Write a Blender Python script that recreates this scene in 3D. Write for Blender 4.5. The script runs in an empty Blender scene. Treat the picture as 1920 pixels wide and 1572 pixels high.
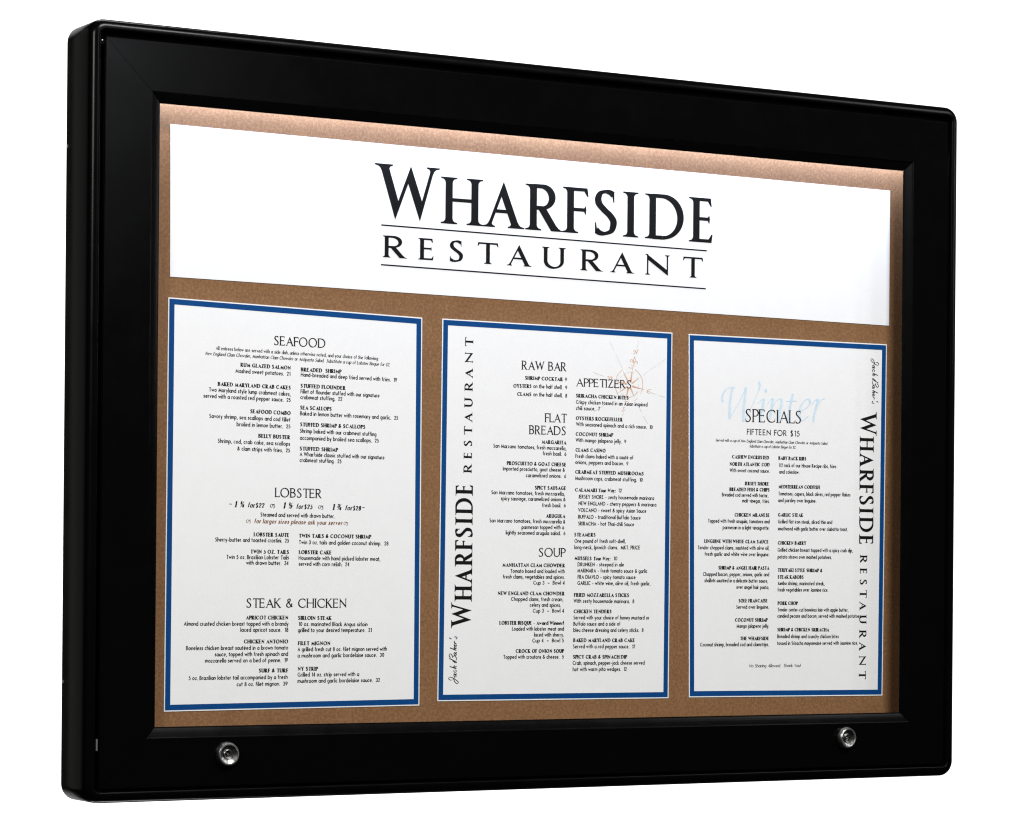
import bpy, math, random
from mathutils import Vector, Matrix

# ------------------------------------------------------------------ camera, world, lights, exposure
scene = bpy.context.scene
COL = scene.collection
cam_data = bpy.data.cameras.new("camera")
cam = bpy.data.objects.new("camera", cam_data)
COL.objects.link(cam)
cam.matrix_world = Matrix([[0.8664373, -0.008511, -0.4992134, -1.6097608], [-0.4992179, 0.0017377, -0.8664747, -2.7107749], [0.0082421, 0.9999623, -0.0027432, 0.1498586], [0.0, 0.0, 0.0, 1.0]])
cam_data.sensor_fit = 'HORIZONTAL'
cam_data.sensor_width = 36.0
cam_data.lens = 36.0 * 5700.0 / 1920.0
cam_data.shift_x = 0.0
cam_data.shift_y = 0.141823
cam_data.clip_start = 0.05
cam_data.clip_end = 60.0
scene.camera = cam

world = bpy.data.worlds.new("World")
scene.world = world
world.use_nodes = True
world.node_tree.nodes["Background"].inputs[0].default_value = (0.9, 0.95, 1.0, 1)
world.node_tree.nodes["Background"].inputs[1].default_value = 0.004

scene.view_settings.view_transform = 'Standard'
scene.view_settings.look = 'None'
scene.view_settings.exposure = 0.0
scene.view_settings.gamma = 1.0
scene.view_settings.use_curve_mapping = False
scene.cycles.max_bounces = 8
scene.cycles.transparent_max_bounces = 12
scene.cycles.caustics_reflective = False
scene.cycles.caustics_refractive = False
scene.cycles.use_denoising = True
scene.cycles.denoising_prefilter = 'NONE'
scene.cycles.pixel_filter_type = 'BLACKMAN_HARRIS'
scene.cycles.filter_width = 1.2


def area(name, loc, target, sx, sy, watts, col=(1, 1, 1), spread=180):
    d = bpy.data.lights.new(name, 'AREA')
    d.shape = 'RECTANGLE'
    d.size, d.size_y = sx, sy
    d.energy = watts
    d.color = col
    d.spread = math.radians(spread)
    o = bpy.data.objects.new(name, d)
    COL.objects.link(o)
    o.location = loc
    o.rotation_euler = (Vector(target) - Vector(loc)).to_track_quat('-Z', 'Y').to_euler()
    return o


# key lamp overhead in front, helpers far left and far right; all off the mirror direction of the flat black door
area("key_softbox", (0.2, -2.4, 2.6), (0.0, 0.0, 0.25), 1.3, 0.7, 129.0, (1.0, 0.99, 0.98))
area("left_softbox", (-2.1, -1.9, 1.3), (-0.1, 0.0, 0.2), 0.6, 0.8, 32.0, (1.0, 0.99, 0.98))
area("right_softbox", (2.1, -1.7, 1.9), (0.1, 0.0, 0.2), 0.6, 0.8, 12.0, (0.985, 0.99, 1.0))
# dim window-like panel that the upper left of the door mirrors
area("sheen_softbox", (0.42, -2.95, 1.22), (-0.5, 0.0, 0.6), 0.55, 0.4, 3.4, (0.93, 0.97, 1.0))
# narrow lamp added on the right to draw a streak down the left bead
area("edge_streak_helper", (2.33, -1.08, 0.84), (-0.46, 0.0, 0.45), 0.08, 0.50, 4.0, (0.97, 0.94, 1.0))
# unseen dim lamp added behind on the left to lift the case's side
area("side_sheen_helper", (-2.3, 2.7, 0.7), (-0.5, 0.0, 0.3), 3.4, 3.0, 9.0, (1.0, 0.99, 0.94))
# the lamps that burn the far white backdrop out
BD = (cam.matrix_world.to_quaternion() @ Vector((0, 0, -1)))
area("backdrop_lamp", (0.1, 1.3, 3.6), (2.0, 3.4, 0.4), 1.6, 0.6, 225.0)
area("backdrop_lamp", (0.1, 1.3, -2.8), (2.0, 3.4, 0.2), 1.6, 0.6, 225.0)


# ------------------------------------------------------------------ helpers
def link_mesh(name, verts, faces, mat, parent=None, smooth=False, label=None):
    me = bpy.data.meshes.new(name)
    me.from_pydata(verts, [], faces)
    me.validate()
    me.update()
    if smooth:
        for p in me.polygons:
            p.use_smooth = True
    o = bpy.data.objects.new(name, me)
    COL.objects.link(o)
    if mat:
        me.materials.append(mat)
    if parent:
        o.parent = parent
    if label:
        o["label"] = label
    return o


def empty(name, loc=(0, 0, 0)):
    o = bpy.data.objects.new(name, None)
    o.location = loc
    o.empty_display_size = 0.1
    COL.objects.link(o)
    return o


def tag(o, label, cat, group=None):
    o["label"] = label
    o["category"] = cat
    if group:
        o["group"] = group


def material(name, color, rough=0.5, metal=0.0, spec=0.5):
    m = bpy.data.materials.new(name)
    m.use_nodes = True
    b = m.node_tree.nodes["Principled BSDF"]
    b.inputs["Base Color"].default_value = (*color, 1)
    b.inputs["Roughness"].default_value = rough
    b.inputs["Metallic"].default_value = metal
    b.inputs["Specular IOR Level"].default_value = spec
    return m, m.node_tree, b


def noise(nt, scale, detail=4.0, rough=0.6, vec=None):
    n = nt.nodes.new("ShaderNodeTexNoise")
    n.inputs["Scale"].default_value = scale
    n.inputs["Detail"].default_value = detail
    n.inputs["Roughness"].default_value = rough
    if vec is None:
        tc = nt.nodes.new("ShaderNodeTexCoord")
        vec = tc.outputs["Object"]
    nt.links.new(vec, n.inputs["Vector"])
    return n


def ramp(nt, src, stops):
    r = nt.nodes.new("ShaderNodeValToRGB")
    e = r.color_ramp.elements
    while len(e) < len(stops):
        e.new(0.5)
    for k, (p, c) in enumerate(stops):
        e[k].position = p
        e[k].color = (*c, 1)
    nt.links.new(src, r.inputs["Fac"])
    return r


def bump(nt, b, src, strength, dist):
    n = nt.nodes.new("ShaderNodeBump")
    n.inputs["Strength"].default_value = strength
    n.inputs["Distance"].default_value = dist
    nt.links.new(src, n.inputs["Height"])
    nt.links.new(n.outputs["Normal"], b.inputs["Normal"])


# ------------------------------------------------------------------ materials
# black satin paint: faint dust in the roughness, a little orange peel
M_black = bpy.data.materials.new("black_satin_paint")
M_black.use_nodes = True
nt = M_black.node_tree
nt.nodes.clear()
out = nt.nodes.new("ShaderNodeOutputMaterial")
mixp = nt.nodes.new("ShaderNodeMixShader")
dif = nt.nodes.new("ShaderNodeBsdfDiffuse")
dif.inputs["Color"].default_value = (0.0014, 0.0014, 0.0015, 1)
glo = nt.nodes.new("ShaderNodeBsdfGlossy")
n1 = noise(nt, 26.0, 5, 0.65)
r1 = ramp(nt, n1.outputs["Fac"], [(0.3, (0.18,) * 3), (0.72, (0.25,) * 3)])
nt.links.new(r1.outputs["Color"], glo.inputs["Roughness"])
lw = nt.nodes.new("ShaderNodeLayerWeight")
pw5 = nt.nodes.new("ShaderNodeMath")
pw5.operation = 'POWER'
pw5.inputs[1].default_value = 5.0
nt.links.new(lw.outputs["Facing"], pw5.inputs[0])
mad = nt.nodes.new("ShaderNodeMath")
mad.operation = 'MULTIPLY_ADD'
mad.inputs[1].default_value = 0.25          # matt powder coat: weak gloss even at grazing angles
mad.inputs[2].default_value = 0.0125
nt.links.new(pw5.outputs[0], mad.inputs[0])
n2 = noise(nt, 900.0, 2, 0.5)
bp = nt.nodes.new("ShaderNodeBump")
bp.inputs["Strength"].default_value = 0.05
bp.inputs["Distance"].default_value = 0.0002
nt.links.new(n2.outputs["Fac"], bp.inputs["Height"])
nt.links.new(bp.outputs["Normal"], glo.inputs["Normal"])
nt.links.new(mad.outputs[0], mixp.inputs[0])
nt.links.new(dif.outputs[0], mixp.inputs[1])
nt.links.new(glo.outputs[0], mixp.inputs[2])
nt.links.new(mixp.outputs[0], out.inputs[0])

M_gap, nt, b = material("dark_gasket", (0.0012, 0.0012, 0.0012), 0.8, 0, 0.15)

# brown hardboard: fibres and flecks
M_board, nt, b = material("brown_hardboard", (0.26, 0.135, 0.066), 0.62, 0, 0.22)
tc = nt.nodes.new("ShaderNodeTexCoord")
nA = noise(nt, 330.0, 5, 0.75, tc.outputs["Object"])
nB = noise(nt, 38.0, 4, 0.6, tc.outputs["Object"])
nC = noise(nt, 1100.0, 2, 0.6, tc.outputs["Object"])
mx = nt.nodes.new("ShaderNodeMath")
mx.operation = 'MULTIPLY_ADD'
nt.links.new(nB.outputs["Fac"], mx.inputs[0])
mx.inputs[1].default_value = 0.20
nt.links.new(nA.outputs["Fac"], mx.inputs[2])
mx2 = nt.nodes.new("ShaderNodeMath")
mx2.operation = 'MULTIPLY_ADD'
nt.links.new(nC.outputs["Fac"], mx2.inputs[0])
mx2.inputs[1].default_value = 0.55
nt.links.new(mx.outputs[0], mx2.inputs[2])
rr = ramp(nt, mx2.outputs[0], [(0.52, (0.118, 0.057, 0.022)), (0.84, (0.194, 0.096, 0.040)), (1.0, (0.27, 0.140, 0.064))])
nt.links.new(rr.outputs["Color"], b.inputs["Base Color"])
bump(nt, b, nA.outputs["Fac"], 0.15, 0.0004)

# white card and sheets
M_paper, nt, b = material("white_paper", (0.785, 0.788, 0.788), 0.55, 0, 0.3)
n = noise(nt, 60.0, 4, 0.6)
r = ramp(nt, n.outputs["Fac"], [(0.3, (0.79, 0.791, 0.789)), (0.7, (0.81, 0.811, 0.809))])
nt.links.new(r.outputs["Color"], b.inputs["Base Color"])

M_blue, nt, b = material("blue_print", (0.002, 0.047, 0.215), 0.6, 0, 0.1)
n = noise(nt, 90.0, 3, 0.6)
r = ramp(nt, n.outputs["Fac"], [(0.3, (0.0014, 0.049, 0.182)), (0.7, (0.0019, 0.055, 0.205))])
nt.links.new(r.outputs["Color"], b.inputs["Base Color"])


def ink(name, c):
    m, nt, b = material(name, c, 0.7, 0, 0.06)
    n = noise(nt, 300.0, 2, 0.5)
    r = ramp(nt, n.outputs["Fac"], [(0.3, tuple(x * 0.94 for x in c)), (0.7, tuple(x * 1.06 for x in c))])
    nt.links.new(r.outputs["Color"], b.inputs["Base Color"])
    return m


INK = {'k': ink("black_ink", (0.007, 0.007, 0.007)), 's': ink("soft_black_ink", (0.012, 0.012, 0.012)),
       'g': ink("grey_ink", (0.06, 0.06, 0.06)), 'b': ink("brown_ink", (0.20, 0.075, 0.018)),
       'p': ink("pale_blue_ink", (0.56, 0.70, 0.79)), 'c': ink("copper_ink", (0.64, 0.40, 0.27)),
       'l': ink("light_grey_ink", (0.58, 0.57, 0.56))}

M_chrome, nt, b = material("chrome", (0.42, 0.415, 0.40), 0.25, 1.0)
n = noise(nt, 700.0, 3, 0.6)
r = ramp(nt, n.outputs["Fac"], [(0.3, (0.22,) * 3), (0.75, (0.36,) * 3)])
nt.links.new(r.outputs["Color"], b.inputs["Roughness"])
M_ring, nt, b = material("polished_ring", (0.70, 0.69, 0.67), 0.36, 1.0)
n = noise(nt, 500.0, 3, 0.6)
bump(nt, b, n.outputs["Fac"], 0.2, 0.0002)
M_face, nt, b = material("dull_lock_face", (0.30, 0.295, 0.285), 0.3, 1.0)
n = noise(nt, 600.0, 3, 0.6)
r = ramp(nt, n.outputs["Fac"], [(0.3, (0.24,) * 3), (0.75, (0.38,) * 3)])
nt.links.new(r.outputs["Color"], b.inputs["Roughness"])
M_steel, nt, b = material("bare_steel", (0.5, 0.5, 0.48), 0.4, 1.0)
n = noise(nt, 400.0, 3, 0.6)
bump(nt, b, n.outputs["Fac"], 0.2, 0.0002)

# clear acrylic pane: see-through with a fresnel gloss
M_pane = bpy.data.materials.new("clear_acrylic")
M_pane.use_nodes = True
nt = M_pane.node_tree
nt.nodes.clear()
out = nt.nodes.new("ShaderNodeOutputMaterial")
mixs = nt.nodes.new("ShaderNodeMixShader")
tr = nt.nodes.new("ShaderNodeBsdfTransparent")
gl = nt.nodes.new("ShaderNodeBsdfGlossy")
gl.inputs["Roughness"].default_value = 0.03
fr = nt.nodes.new("ShaderNodeLayerWeight")
p5 = nt.nodes.new("ShaderNodeMath")
p5.operation = 'POWER'
p5.inputs[1].default_value = 5.0
nt.links.new(fr.outputs["Facing"], p5.inputs[0])
ma = nt.nodes.new("ShaderNodeMath")
ma.operation = 'MULTIPLY_ADD'
ma.inputs[1].default_value = 0.9
ma.inputs[2].default_value = 0.018
nt.links.new(p5.outputs[0], ma.inputs[0])
fr.inputs["Blend"].default_value = 0.5
nt.links.new(ma.outputs[0], mixs.inputs[0])
nt.links.new(tr.outputs[0], mixs.inputs[1])
nt.links.new(gl.outputs[0], mixs.inputs[2])
nt.links.new(mixs.outputs[0], out.inputs[0])

M_drop, nt, b = material("white_backdrop_paint", (0.86, 0.86, 0.86), 0.9, 0, 0.1)
n = noise(nt, 3.0, 3, 0.5)
r = ramp(nt, n.outputs["Fac"], [(0.3, (0.85,) * 3), (0.7, (0.87,) * 3)])
nt.links.new(r.outputs["Color"], b.inputs["Base Color"])

M_led = bpy.data.materials.new("lit_diffuser")
M_led.use_nodes = True
b = M_led.node_tree.nodes["Principled BSDF"]
b.inputs["Base Color"].default_value = (0.8, 0.8, 0.8, 1)
b.inputs["Emission Color"].default_value = (0.54, 0.655, 0.96, 1)
b.inputs["Emission Strength"].default_value = 3.0

# ------------------------------------------------------------------ backdrop
cq = cam.matrix_world
def cw(x, y, z):
    return tuple(cq @ Vector((x, y, z)))
vs, fs = [], []
NX, NY, DZ = 24, 14, -6.6
W2, H2 = 2.3, 1.7
off = Vector((0.0, 0.32, 0.0))
for j in range(NY + 1):
    for i in range(NX + 1):
        a = (i / NX * 2 - 1)
        c = (j / NY * 2 - 1)
        # a shallow curved sweep, not a flat card
        vs.append(cw(W2 * a, H2 * c + off.y, DZ + 0.10 * (a * a) + 0.05 * c * c))
for j in range(NY):
    for i in range(NX):
        k = j * (NX + 1) + i
        fs.append((k, k + 1, k + NX + 2, k + NX + 1))
drop = link_mesh("backdrop", vs, fs, M_drop, smooth=True)
drop["kind"] = "structure"
md = drop.modifiers.new("thickness", 'SOLIDIFY')
md.thickness = 0.02

# ------------------------------------------------------------------ display case
case = empty("display_case", (-0.0135, 0.0, -0.0718))
tag(case, "black menu display case with mitred door frame, lit brown back board and two chrome locks", "display case")
CO = Vector(case.location)
CX = -0.0135                       # middle of the case


def rrect(hx0, hx1, z0, z1, r, n=10):
    """corner-rounded rectangle in X-Z, counter-clockwise seen from the front"""
    pts = []
    r = max(r, 0.0004)
    for cx, cz, a0 in ((hx1 - r, z0 + r, -90), (hx1 - r, z1 - r, 0), (hx0 + r, z1 - r, 90), (hx0 + r, z0 + r, 180)):
        for k in range(n + 1):
            a = math.radians(a0 + 90 * k / n)
            pts.append((cx + r * math.cos(a), cz + r * math.sin(a)))
    return pts


def sweep_rrect(name, x0, x1, z0, z1, r, profile, mat, parent, smooth=True, n=10, close=False, label=None):
    """profile: list of (inset, y); loops of the rounded rectangle joined in order"""
    vs, fs = [], []
    cnt = 0
    for ins, y in profile:
        loop = rrect(x0 + ins, x1 - ins, z0 + ins, z1 - ins, r - ins, n)
        cnt = len(loop)
        vs += [(px - CO.x, y - CO.y, pz - CO.z) for px, pz in loop]
    L = len(profile)
    for i in range(L if close else L - 1):
        a, b2 = i * cnt, ((i + 1) % L) * cnt
        for k in range(cnt):
            k2 = (k + 1) % cnt
            fs.append((a + k, a + k2, b2 + k2, b2 + k))
    o = link_mesh(name, vs, fs, mat, parent, smooth, label)
    return o


X0, X1, Z0, Z1 = CX - 0.5155, CX + 0.5173, -0.0718, 0.6705
YF, YB = -0.0315, 0.0318           # lip front, cabinet back
prof = [(0.30, YB), (0.006, YB), (0.0018, YB - 0.0015), (0.0, YB - 0.005)]
prof += [(0.0, YF + 0.0105)]
for k in range(1, 9):              # roundover of the front lip
    a = math.radians(90 * k / 8)
    prof.append((0.0085 * (1 - math.cos(a)), YF + 0.0085 * (1 - math.sin(a))))
prof += [(0.0102, YF), (0.0108, YF + 0.0007), (0.0108, YF + 0.014)]
cab = sweep_rrect("cabinet", X0, X1, Z0, Z1, 0.0165, prof, M_black, case, True, 12)
es = cab.modifiers.new("edges", 'EDGE_SPLIT')
es.split_angle = math.radians(50)
# floor of the groove between lip and door, and the inner walls of the case
groove = sweep_rrect("groove_channel", X0 + 0.0108, X1 - 0.0108, Z0 + 0.0108, Z1 - 0.0108, 0.009,
                     [(0.0, YF + 0.012), (0.020, YF + 0.012), (0.020, 0.012), (0.3, 0.012)], M_gap, case, False, 6)

# back board
bx0, bx1, bz0, bz1 = CX - 0.482, CX + 0.482, -0.040, 0.638
vs = [(bx0, 0, bz0), (bx1, 0, bz0), (bx1, 0, bz1), (bx0, 0, bz1), (bx0, 0.006, bz0), (bx1, 0.006, bz0), (bx1, 0.006, bz1), (bx0, 0.006, bz1)]
vs = [(a - CO.x, c - CO.y, d - CO.z) for a, c, d in vs]
board = link_mesh("back_board", vs, [(0, 1, 2, 3), (7, 6, 5, 4), (0, 4, 5, 1), (1, 5, 6, 2), (2, 6, 7, 3), (3, 7, 4, 0)], M_board, case,
                  label="brown hardboard back panel, brightest along its top edge")

# door: four mitred rails with a sloped inner bead, a pane, a backing ring
DX0, DX1, DZ0, DZ1 = CX - 0.4995, CX + 0.5020, -0.0585, 0.6535
RW = 0.0487                        # flat rail width
YD = -0.0302
ring = sweep_rrect("door_frame", DX0 + 0.001, DX1 - 0.001, DZ0 + 0.001, DZ1 - 0.001, 0.0008,
                   [(0.0, YD + 0.0022), (RW - 0.001, YD + 0.0022), (RW - 0.001, YD + 0.0056), (0.0, YD + 0.0056)], M_gap, case, False, 1, True)
# cross-section of a rail: (distance in from the door's outer edge, y)
RP = [(0.0, YD + 0.0018), (0.0, YD + 0.0009), (0.0004, YD + 0.0003), (0.0011, YD), (RW - 0.0012, YD), (RW - 0.0004, YD + 0.0003),
      (RW + 0.0002, YD + 0.0011), (RW + 0.0024, YD + 0.0018), (RW + 0.0045, YD + 0.00250), (RW + 0.0064, YD + 0.00320), (RW + 0.0082, YD + 0.0039),
      (RW + 0.0094, YD + 0.0048), (RW + 0.0094, YD + 0.0052), (RW - 0.0005, YD + 0.0052), (RW - 0.0005, YD + 0.0018)]
corners = {'bl': (DX0, DZ0, 1, 1), 'br': (DX1, DZ0, -1, 1), 'tr': (DX1, DZ1, -1, -1), 'tl': (DX0, DZ1, 1, -1)}
GAPM = 0.00022
for a, b2, along, lab in (('bl', 'br', 0, 'bottom rail of the black door, carrying both locks'), ('br', 'tr', 1, None),
                          ('tr', 'tl', 0, None), ('tl', 'bl', 1, None)):
    vs, fs = [], []
    ends = []
    for cn, sgn in ((a, 1), (b2, -1)):
        cx, cz, sx, sz = corners[cn]
        ids = []
        for d, y in RP:
            x, z = cx + sx * d, cz + sz * d
            if along == 0:
                x += sx * GAPM
            else:
                z += sz * GAPM
            ids.append(len(vs))
            vs.append((x - CO.x, y - CO.y, z - CO.z))
        ends.append(ids)
    n = len(RP)
    for k in range(n):
        k2 = (k + 1) % n
        fs.append((ends[0][k], ends[1][k], ends[1][k2], ends[0][k2]))
    fs.append(tuple(ends[0]))
    fs.append(tuple(reversed(ends[1])))
    o = link_mesh("door_rail", vs, fs, M_black, ring, False, lab)
    o.location = (0, 0, 0)

px0, px1, pz0, pz1 = DX0 + RW + 0.004, DX1 - RW - 0.004, DZ0 + RW + 0.004, DZ1 - RW - 0.004
yp = YD + 0.0056
vs = [(px0, yp, pz0), (px1, yp, pz0), (px1, yp, pz1), (px0, yp, pz1)]
vs = vs + [(a, c + 0.002, d) for a, c, d in vs]
vs = [(a - CO.x, c - CO.y, d - CO.z) for a, c, d in vs]
link_mesh("window_pane", vs, [(0, 1, 2, 3), (7, 6, 5, 4), (0, 4, 5, 1), (1, 5, 6, 2), (2, 6, 7, 3), (3, 7, 4, 0)], M_pane, ring,
          label="clear acrylic pane of the door")


def box(x0, x1, y0, y1, z0, z1):
    v = [(x, y, z) for z in (z0, z1) for y in (y0, y1) for x in (x0, x1)]
    v = [(a - CO.x, c - CO.y, d - CO.z) for a, c, d in v]
    return v, [(0, 1, 3, 2), (4, 6, 7, 5), (0, 4, 5, 1), (2, 3, 7, 6), (0, 2, 6, 4), (1, 5, 7, 3)]


# lamp strip above the opening, hidden behind the top rail
v, f = box(CX - 0.497, CX + 0.497, -0.0185, -0.0035, 0.6235, 0.6365)
strip = link_mesh("light_strip", v, f, M_steel, case)
v, f = box(CX - 0.494, CX + 0.494, -0.0180, -0.0040, 0.6205, 0.6230)
link_mesh("diffuser", v, f, M_led, strip)
lamp = area("strip_lamp", (CX, -0.012, 0.6200), (CX, -0.0085, 0.5), 0.985, 0.012, 3.0, (0.54, 0.655, 0.96))


def lathe(name, prof, mat, parent, seg=48, mtx=None, label=None):
    """profile (radius, y) turned about the Y axis"""
    vs, fs = [], []
    for r, y in prof:
        for k in range(seg):
            a = 2 * math.pi * k / seg
            p = Vector((r * math.cos(a), y, r * math.sin(a)))
            vs.append(tuple(mtx @ p) if mtx else tuple(p))
    for i in range(len(prof) - 1):
        for k in range(seg):
            k2 = (k + 1) % seg
            fs.append((i * seg + k, i * seg + k2, (i + 1) * seg + k2, (i + 1) * seg + k))
    o = link_mesh(name, vs, fs, mat, parent, True, label)
    e = o.modifiers.new("edges", 'EDGE_SPLIT')
    e.split_angle = math.radians(35)
    return o


MM = 0.001
lock = lathe("lock", [(11.9 * MM, 0.0), (12.1 * MM, -0.8 * MM), (11.9 * MM, -2.4 * MM), (11.5 * MM, -3.8 * MM), (10.9 * MM, -4.9 * MM),
                      (10.45 * MM, -5.5 * MM), (10.2 * MM, -5.6 * MM)], M_chrome, case)
lock.location = Vector((-0.3816, YD, -0.0277)) - CO
lathe("lock_ring", [(10.45 * MM, -5.3 * MM), (10.45 * MM, -6.1 * MM), (10.2 * MM, -6.4 * MM), (9.2 * MM, -6.4 * MM), (8.95 * MM, -6.1 * MM), (8.9 * MM, -5.6 * MM)],
      M_ring, lock, label="bright polished rim of the lock")
lathe("lock_face", [(8.95 * MM, -5.4 * MM), (7.2 * MM, -4.5 * MM), (5.2 * MM, -3.6 * MM), (4.6 * MM, -3.5 * MM), (4.5 * MM, -4.3 * MM), (4.2 * MM, -4.5 * MM),
                    (3.7 * MM, -4.3 * MM), (3.4 * MM, -2.0 * MM), (3.2 * MM, -0.5 * MM), (0.0001 * MM, -0.5 * MM)], M_face, lock)
lathe("key_pin", [(0.0001 * MM, -3.4 * MM), (0.6 * MM, -3.4 * MM), (0.85 * MM, -3.1 * MM), (0.85 * MM, -0.4 * MM)], M_ring, lock, 16)
kh = [(-5.4, -3.95, -0.9), (-1.2, -3.95, -0.9), (-1.2, -3.95, 0.9), (-5.4, -3.95, 0.9)]
vs = [(a * MM, c * MM, d * MM) for a, c, d in kh] + [(a * MM, -0.6 * MM, d * MM) for a, c, d in kh]
link_mesh("keyhole", vs, [(0, 1, 2, 3), (0, 4, 5, 1), (1, 5, 6, 2), (2, 6, 7, 3), (3, 7, 4, 0)], M_gap, lock)
lock["label"] = "chrome lock near the left end of the bottom rail"
lock2 = lock.copy()
COL.objects.link(lock2)
lock2.parent = case
lock2.location = Vector((0.3540, YD, -0.0265)) - CO
lock2.rotation_euler = (math.radians(3), math.radians(-28), math.radians(4))
lock2["label"] = "chrome lock near the right end of the bottom rail"
for ch in list(lock.children):
    c = ch.copy()
    COL.objects.link(c)
    c.parent = lock2

# small bare-metal fittings: hinge clip in the groove, screw heads on the side
v, f = box(-0.5168, -0.5152, YF + 0.001, YF + 0.004, -0.0215, -0.0105)
link_mesh("hinge_clip", v, f, M_steel, case)
for x, y, z, r in ((-0.5166, YF + 0.001, 0.6492, 0.0009),):
    s = lathe("screw", [(r, 0.002), (r, 0.0), (r * 0.7, -0.0004), (0.00001, -0.0005)], M_steel, case, 14)
    s.location = Vector((x, y, z)) - CO
for z in (0.5545, 0.0420):
    s = lathe("screw", [(0.0018, 0.001), (0.0018, -0.0001), (0.0012, -0.0003), (0.00001, -0.0003)], M_steel, case, 16)
    s.rotation_euler = (0, 0, math.radians(-90))
    s.location = Vector((X0, YB - 0.008, z)) - CO

# ------------------------------------------------------------------ lettering
# Every letter is drawn from a skeleton of strokes.  Stroke = (width class, points).  Width classes: k thick, n thin, m pen
# (thick when steep, thin when level), z mitred zigzag with one class per leg.  Arcs: ('a', cx, cy, rx, ry, from, to).
XH = 0.66


def arc(cx, cy, rx, ry, a0, a1):
    return ('a', cx, cy, rx, ry, a0, a1)


def spl(*p):
    return ('s',) + p


G = {}


def g(ch, w, strokes, serifs=()):
    G[ch] = (w, strokes, serifs)


g('A', .72, [('z', [(0, 0), (.36, 1), (.72, 0)], 'nk'), ('n', [(.13, .34), (.59, .34)])], [(0, 0, 'b', .36, 'n'), (.72, 0, 'b', -.36, 'k')])
g('B', .5, [('k', [(0, 0), (0, 1)]), ('m', [(0, 1), (.2, 1), arc(.2, .765, .24, .235, 90, -90), (0, .53)]),
            ('m', [(0, .53), (.22, .53), arc(.22, .265, .28, .265, 90, -90), (0, 0)])], [(0, 0, 'bl'), (0, 1, 'tl')])
g('C', .74, [('m', [arc(.44, .5, .44, .5, 48, 312)])], [(.735, .87, 'v-'), (.735, .13, 'v+')])
g('D', .74, [('k', [(0, 0), (0, 1)]), ('m', [(0, 1), (.26, 1), arc(.26, .5, .48, .5, 90, -90), (0, 0)])], [(0, 0, 'bl'), (0, 1, 'tl')])
g('E', .46, [('k', [(0, 0), (0, 1)]), ('n', [(0, 1), (.43, 1)]), ('n', [(0, .53), (.38, .53)]), ('n', [(0, 0), (.46, 0)])],
  [(0, 0, 'bl'), (0, 1, 'tl'), (.43, 1, 'e-'), (.38, .53, 'e0'), (.46, 0, 'e+')])
g('F', .43, [('k', [(0, 0), (0, 1)]), ('n', [(0, 1), (.43, 1)]), ('n', [(0, .52), (.38, .52)])],
  [(0, 0, 'b'), (0, 1, 'tl'), (.43, 1, 'e-'), (.38, .52, 'e0')])
g('G', .8, [('m', [arc(.44, .5, .44, .5, 48, 300)]), ('k', [(.74, .44), (.74, .06)]), ('n', [(.48, .44), (.74, .44)])], [(.735, .87, 'v-')])
g('H', .66, [('k', [(0, 0), (0, 1)]), ('k', [(.66, 0), (.66, 1)]), ('n', [(0, .52), (.66, .52)])],
  [(0, 0, 'b'), (.66, 0, 'b'), (0, 1, 't'), (.66, 1, 't')])
g('I', 0.02, [('k', [(0.01, 0), (0.01, 1)])], [(0.01, 0, 'b'), (0.01, 1, 't')])
g('J', .22, [('m', [(.22, 1), (.22, .2), spl((.22, .2), (.2, .02), (.1, -.03), (0, .03))])], [(.22, 1, 't')])
g('K', .58, [('k', [(0, 0), (0, 1)]), ('z', [(.01, .47), (.52, 1)], 'n'), ('z', [(.14, .58), (.58, 0)], 'k')],
  [(0, 0, 'b'), (0, 1, 't'), (.52, 1, 't'), (.58, 0, 'b')])
g('L', .44, [('k', [(0, 0), (0, 1)]), ('n', [(0, 0), (.44, 0)])], [(0, 0, 'bl'), (0, 1, 't'), (.44, 0, 'e+')])
g('M', .84, [('z', [(.03, 0), (.13, 1), (.43, .02), (.72, 1), (.82, 0)], 'nknk')], [(.03, 0, 'b', .1, 'n'), (.82, 0, 'b', -.1, 'k')])
g('N', .68, [('z', [(0.02, 0), (0.02, 1), (.66, 0), (.66, 1)], 'nkn')], [(0.02, 0, 'b', 0, 'n'), (.66, 1, 't', 0, 'n'), (0.02, 1, 'tl', 0, 'n')])
g('O', .88, [('m', [arc(.44, .5, .44, .515, 90, 450)])])
g('P', .46, [('k', [(0, 0), (0, 1)]), ('m', [(0, 1), (.19, 1), arc(.19, .73, .27, .27, 90, -90), (0, .46)])], [(0, 0, 'b'), (0, 1, 'tl')])
g('Q', .9, [('m', [arc(.44, .5, .44, .515, 90, 450)]), ('k', [(.42, .1), (.66, -.12), (.92, -.18)])])
g('R', .58, [('k', [(0, 0), (0, 1)]), ('m', [(0, 1), (.19, 1), arc(.19, .745, .25, .255, 90, -90), (0, .49)]),
             ('z', [(.19, .5), (.52, 0)], 'k')], [(0, 0, 'b'), (0, 1, 'tl'), (.52, 0, 'r')])
g('S', .46, [('m', [spl((.41, .93), (.33, .985), (.22, 1.0), (.11, .95), (.055, .82), (.085, .69), (.20, .56), (.34, .43), (.42, .28), (.37, .08), (.22, 0),
                        (.10, .01), (.01, .07))])], [(.41, .93, 'v-'), (.01, .07, 'v+')])
g('T', .62, [('k', [(.31, 0), (.31, 1)]), ('n', [(0, 1), (.62, 1)])], [(.31, 0, 'b'), (0, 1, 'e-'), (.62, 1, 'e-')])
g('U', .62, [('m', [(0, 1), (0, .34), arc(.31, .34, .31, .355, 180, 360), (.62, 1)])], [(0, 1, 't'), (.62, 1, 't')])
g('V', .7, [('z', [(0, 1), (.36, 0), (.7, 1)], 'kn')], [(0, 1, 't', -.36, 'k'), (.7, 1, 't', .34, 'n')])
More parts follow.
